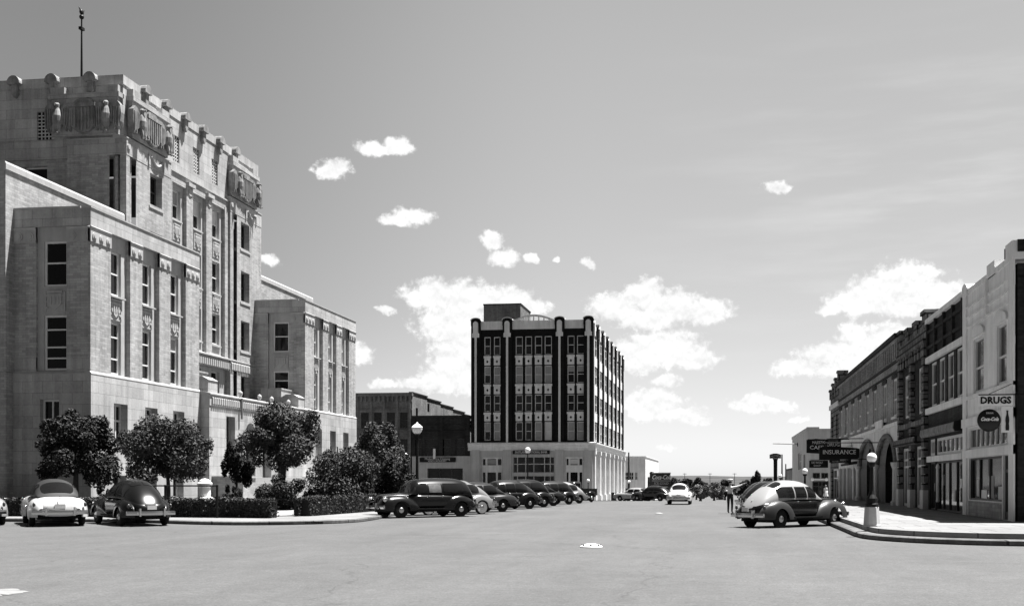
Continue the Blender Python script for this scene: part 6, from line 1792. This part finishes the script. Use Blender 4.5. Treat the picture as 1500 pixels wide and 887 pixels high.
# dark pickup truck beyond the row: cab, box and wheels
x, y = -12.6, 91.0
tk = thing('pickup_truck', 'dark open-box pickup truck at the far end of the angled row', 'truck', (x, y, gz(y)), H(-150), GL)
Bt = lambda b, nm, m, sm=False, par=None: b.build(nm, m, par or tk, sm, local=True)
b = MB(); b.grid([[Vector((sx * w, yy, z)) for sx, z in ((-1, .5), (-1, zt - .12), (-.85, zt), (.85, zt), (1, zt - .12), (1, .5))] for yy, w, zt in ((2.3, .34, .95), (2.2, .42, 1.05), (1.2, .62, 1.15), (.95, .7, 1.2), (.75, .74, 1.62), (.55, .75, 1.75), (-.2, .75, 1.75), (-.3, .72, 1.6), (-.32, .72, .6))]); Bt(b, 'cab', M['pdark'], True)
b = MB(); b.box(-.78, -.72, -2.4, -.4, .62, 1.15); b.box(.72, .78, -2.4, -.4, .62, 1.15); b.box(-.78, .78, -2.42, -2.36, .62, 1.15); b.box(-.78, .78, -.42, -.36, .62, 1.2); b.box(-.78, .78, -2.4, -.4, .58, .64); Bt(b, 'box', M['pblack'])
for sg in (-1, 1):
    for yy in (1.5, -1.6):
        q = MB(); q.lathe([(.2, -.085), (.31, -.09), (.36, 0), (.31, .09), (.2, .085)], (0, 0, 0), 22); T = Matrix.Translation((sg * .78, yy, .36)) @ Matrix.Rotation(R(90) * sg, 4, 'Y'); b = MB(); b.add([T @ v for v in q.v], q.f); wh = Bt(b, 'wheel', M['tyre'], True)
        q = MB(); q.lathe([(.2, .06), (.1, .11), (0, .12)], (0, 0, 0), 16); b = MB(); b.add([T @ v for v in q.v], q.f); Bt(b, 'hubcap', M['hub'], True, wh)
        b = MB(); b.tube([(sg * .78, yy - .5, .5), (sg * .8, yy - .3, .78), (sg * .8, yy, .84), (sg * .8, yy + .3, .78), (sg * .78, yy + .5, .5)], .12, 8); Bt(b, 'fender', M['pblack'], True)
    b = MB(); b.box(min(sg * .745, sg * .765), max(sg * .745, sg * .765), -.1, .5, 1.2, 1.6); Bt(b, 'side_window', M['carglass'])
b = MB(); b.box(-.6, .6, -.335, -.31, 1.25, 1.55); Bt(b, 'rear_window', M['carglass'])
# cars in the street and beyond
make_car('white 1950 sedan driving away up the middle of the street', None, (-3.25, 82.0, gz(82)), H(0), 'notch50', 'pwhite', scale=1.0, name='car')
make_car('dark sedan parked far off in front of the billboard', 'cars parked far up the street', (-7.6, 118, gz(118)), H(-60), 'fastback', 'pdark', scale=1.0)
make_car('pale sedan parked beside the dark sedan near the billboard', 'cars parked far up the street', (-10.2, 126, gz(126)), H(-60), 'notch50', 'plight', scale=1.0)
make_car('black car parked beyond the billboard sedan at the end of the bank', 'cars parked far up the street', (-11.0, 138, gz(138)), H(-40), 'fastback', 'pblack', scale=1.0)
GRR = 'cars parked at an angle along the right kerb'
make_car('mid-grey fastback sedan at the right kerb, overhead light and shade painted into roof, fenders and doors', GRR, (2.55, 41.9, -.03), H(46), 'fastback', 'pblack', 'plight', 'pslate', .98, zs=1.07)  # one grey car: pale roof and black doors paint in the overhead sun
make_car('dark sedan parked just behind the pale-topped fastback', GRR, (3.0, 47.9, 0), H(33), 'notch50', 'pdark', 'pmid', scale=1.0, glass='carglass_lit')
make_car('dark sedan parked behind the man with raised arms', GRR, (2.75, 63, 0), H(35), 'fastback', 'pblack', scale=1.0)
make_car('far dark car parked by the right kerb near the globe lamp', GRR, (2.75, 70, 0), H(35), 'fastback', 'pdark', scale=1.0)

# ------------------------------------------------------------------ people
def person(label, loc, rz, joints, edges, bands, hair=None, extra=None, faces=None):
    """one continuous skinned body; clothing chosen by height bands of the finished mesh"""
    t = thing('person', label, 'person', loc, rz)
    me = bpy.data.meshes.new('body'); names = list(joints)
    me.from_pydata([joints[k][0] for k in names], [], [(names.index(a), names.index(c)) for a, c in edges])
    o = bpy.data.objects.new('body', me); COL.objects.link(o)
    md = o.modifiers.new('skin', 'SKIN'); md.use_smooth_shade = True
    sv = me.skin_vertices[0].data
    for i, k in enumerate(names):
        r = joints[k][1]; sv[i].radius = r if isinstance(r, tuple) else (r, r); sv[i].use_root = (k == 'pelvis')
    s2 = o.modifiers.new('sub', 'SUBSURF'); s2.levels = 2; s2.render_levels = 2
    dg = bpy.context.evaluated_depsgraph_get()
    m2 = bpy.data.meshes.new_from_object(o.evaluated_get(dg))
    bpy.data.objects.remove(o)
    m2.name = 'body'; m2.materials.clear(); mats = []
    for f in m2.polygons:
        mt = bands(f.center)
        if mt not in mats: mats.append(mt); m2.materials.append(M[mt])
        f.material_index = mats.index(mt); f.use_smooth = True
    body = bpy.data.objects.new('body', m2); COL.objects.link(body); body.parent = t
    if extra: extra(t)
    return t
def std_joints(s=1.0):
    return {
     'pelvis': ((0, 0, .95), (.16, .12)), 'waist': ((0, 0, 1.10), (.145, .105)), 'chest': ((0, 0, 1.30), (.17, .12)), 'neck0': ((0, 0, 1.44), (.10, .08)), 'neck': ((0, .01, 1.52), .055), 'head0': ((0, .02, 1.60), (.07, .085)), 'head': ((0, .02, 1.70), (.075, .092)), 'crown': ((0, .01, 1.765), (.05, .06)),
     'hipL': ((-.10, 0, .90), .10), 'kneeL': ((-.11, .02, .50), .066), 'ankL': ((-.11, -.01, .10), .047), 'toeL': ((-.12, .13, .04), .038),
     'hipR': ((.10, 0, .90), .10), 'kneeR': ((.11, .02, .50), .066), 'ankR': ((.11, -.01, .10), .047), 'toeR': ((.12, .13, .04), .038)}
EDG = [('pelvis', 'waist'), ('waist', 'chest'), ('chest', 'neck0'), ('neck0', 'neck'), ('neck', 'head0'), ('head0', 'head'), ('head', 'crown'), ('pelvis', 'hipL'), ('hipL', 'kneeL'), ('kneeL', 'ankL'), ('ankL', 'toeL'), ('pelvis', 'hipR'), ('hipR', 'kneeR'), ('kneeR', 'ankR'), ('ankR', 'toeR')]
def add_arm(J, E, side, pts):
    sx = -1 if side == 'L' else 1
    ks = ['sh' + side, 'el' + side, 'wr' + side, 'pa' + side]
    for k, p, r in zip(ks, pts, (.068, .048, .034, (.036, .022))): J[k] = (p, r)
    E += [('chest', ks[0]), (ks[0], ks[1]), (ks[1], ks[2]), (ks[2], ks[3])]
    w, pa = Vector(pts[2]), Vector(pts[3]); d = (pa - w).normalized()
    up = Vector((0, 0, 1)) if abs(d.z) < .8 else Vector((0, 1, 0)); a = d.cross(up).normalized()
    for i, (off, ln) in enumerate(((-.03, .075), (-.01, .088), (.01, .082), (.03, .062))):
        q = pa + a * off + d * .03; J['f%s%d' % (side, i)] = (tuple(q), .010); q2 = q + d * ln - up * .02; J['g%s%d' % (side, i)] = (tuple(q2), .008)
        E += [(ks[3], 'f%s%d' % (side, i)), ('f%s%d' % (side, i), 'g%s%d' % (side, i))]
    q = w + d * .03 + a * .045; J['t' + side] = (tuple(q), .011); J['u' + side] = (tuple(q + d * .05 + a * .025), .009); E += [(ks[2], 't' + side), ('t' + side, 'u' + side)]
def face_parts(t, z=1.66, y=.105):
    q = lambda nm, m, fn: (lambda b: (fn(b), b.build(nm, M[m], t, True, local=True)))(MB())
    q('nose', 'skin', lambda b: b.ell((0, y + .012, z), (.014, .022, .024)))
    for sx in (-1, 1):
        q('eye', 'signwhite', lambda b: b.ell((sx * .031, y - .006, z + .035), (.013, .008, .008)))
        q('ear', 'skin', lambda b: b.ell((sx * .083, .02, z + .01), (.012, .022, .034)))
    q('mouth', 'hair', lambda b: b.ell((0, y + .0, z - .05), (.022, .006, .006)))
# traffic policeman, seen from behind, both arms held out
J, E = std_joints(), list(EDG)
add_arm(J, E, 'R', [(.20, 0, 1.40), (.45, .10, 1.46), (.68, .20, 1.58), (.76, .24, 1.62)])
add_arm(J, E, 'L', [(-.20, 0, 1.40), (-.36, .14, 1.22), (-.20, .34, 1.18), (-.14, .40, 1.19)])
def cop_bands(c):
    if c.z < .09: return 'black'
    if c.z < 1.02: return 'cloth_dark'
    if c.z < 1.50: return 'cloth_white' if math.hypot(c.x, 0) < .62 and not (c.y > .3) else 'skin'
    if abs(c.x) > .3: return 'cloth_white' if c.x < .66 else 'skin'
    return 'skin'
def cop_extra(t):
    q = lambda nm, m, fn: (lambda b: (fn(b), b.build(nm, M[m], t, True, local=True)))(MB())
    q('cap', 'cloth_white', lambda b: b.lathe([(.095, 1.735), (.10, 1.77), (.145, 1.815), (.13, 1.845), (0, 1.855)], (0, .015, 0), 18))
    q('cap_peak', 'black', lambda b: b.add([(.09 * math.cos(a) * k, .03 + .10 * math.sin(a) * k + (.03 if k > 1 else 0), 1.74 - (.02 if k > 1 else 0)) for k in (1, 1.45) for a in frange(.3, math.pi - .3, 8)], [(i, i + 1, i + 9, i + 8) for i in range(7)]))
    q('belt', 'black', lambda b: b.lathe([(.17, .985), (.175, 1.0), (.175, 1.04), (.165, 1.05)], (0, 0, 0), 18))
    q('hair', 'hair', lambda b: b.ell((0, -.01, 1.69), (.084, .085, .075)))
    face_parts(t)
x, y = on_ground(1069.5, 751.5)
person('policeman in white shirt, cap and dark trousers standing in the street with his arms raised', (x, y, gz(y)), H(25), J, E, cop_bands, extra=cop_extra).scale = (.98, .98, .98)
# woman in a white dress at the far corner
J, E = std_joints(), list(EDG)
J['pelvis'] = ((0, 0, .92), (.15, .12)); J['chest'] = ((0, 0, 1.28), (.15, .11)); J['waist'] = ((0, 0, 1.08), (.115, .09))
add_arm(J, E, 'R', [(.17, 0, 1.38), (.23, -.02, 1.12), (.22, .05, .90), (.21, .08, .82)])
add_arm(J, E, 'L', [(-.17, 0, 1.38), (-.23, -.02, 1.12), (-.20, .12, .98), (-.16, .18, .96)])
def lady_bands(c):
    if c.z < .07: return 'signwhite'
    if c.z > 1.46 or c.z < .5: return 'skin'
    if abs(c.x) > .2 and c.z < 1.2: return 'skin'
    return 'cloth_white'
def lady_extra(t):
    q = lambda nm, m, fn: (lambda b: (fn(b), b.build(nm, M[m], t, True, local=True)))(MB())
    q('skirt', 'cloth_white', lambda b: b.grid([[(r * (1 + .08 * math.sin(7 * 2 * math.pi * j / 40)) * math.cos(2 * math.pi * j / 40), r * .85 * (1 + .08 * math.sin(7 * 2 * math.pi * j / 40)) * math.sin(2 * math.pi * j / 40), z) for j in range(40)] for r, z in ((.14, 1.08), (.19, .95), (.24, .75), (.30, .45))], True))
    q('hair', 'hair', lambda b: b.ell((0, -.02, 1.69), (.095, .1, .105)))
    face_parts(t)
x = xz_on_y(1209.5, 720, 129.5)[0]
person('woman in a white dress standing at the far corner under the shop globes', (x, 129.5, gz(129.5) + .2), H(160), J, E, lady_bands, extra=lady_extra)

# painted words on the kerb face in front of the clipped hedges
def kerb_words(label, px, text, size):
    best = min(range(len(KL)), key=lambda i: abs(xz_on_y(px, 768, KL[i][1])[0] - KL[i][0]) if KL[i][1] < 43 else 99)
    a, c = Vector(KL[best]), Vector(KL[min(best + 1, len(KL) - 1)])
    d = (c - a).normalized()
    t = thing('kerb_marking', label, 'marking', (a.x, a.y, 0))
    p = a + Vector((d.y, -d.x)) * .008
    lettering(text, size, M['black'], t, (p.x, p.y, .06), rot=(R(90), 0, math.atan2(d.y, d.x)), bold=.008, name='lettering')
kerb_words('faded black words stencilled on the kerb face below the gap between the hedges', 457, 'NO PARKING', .13)
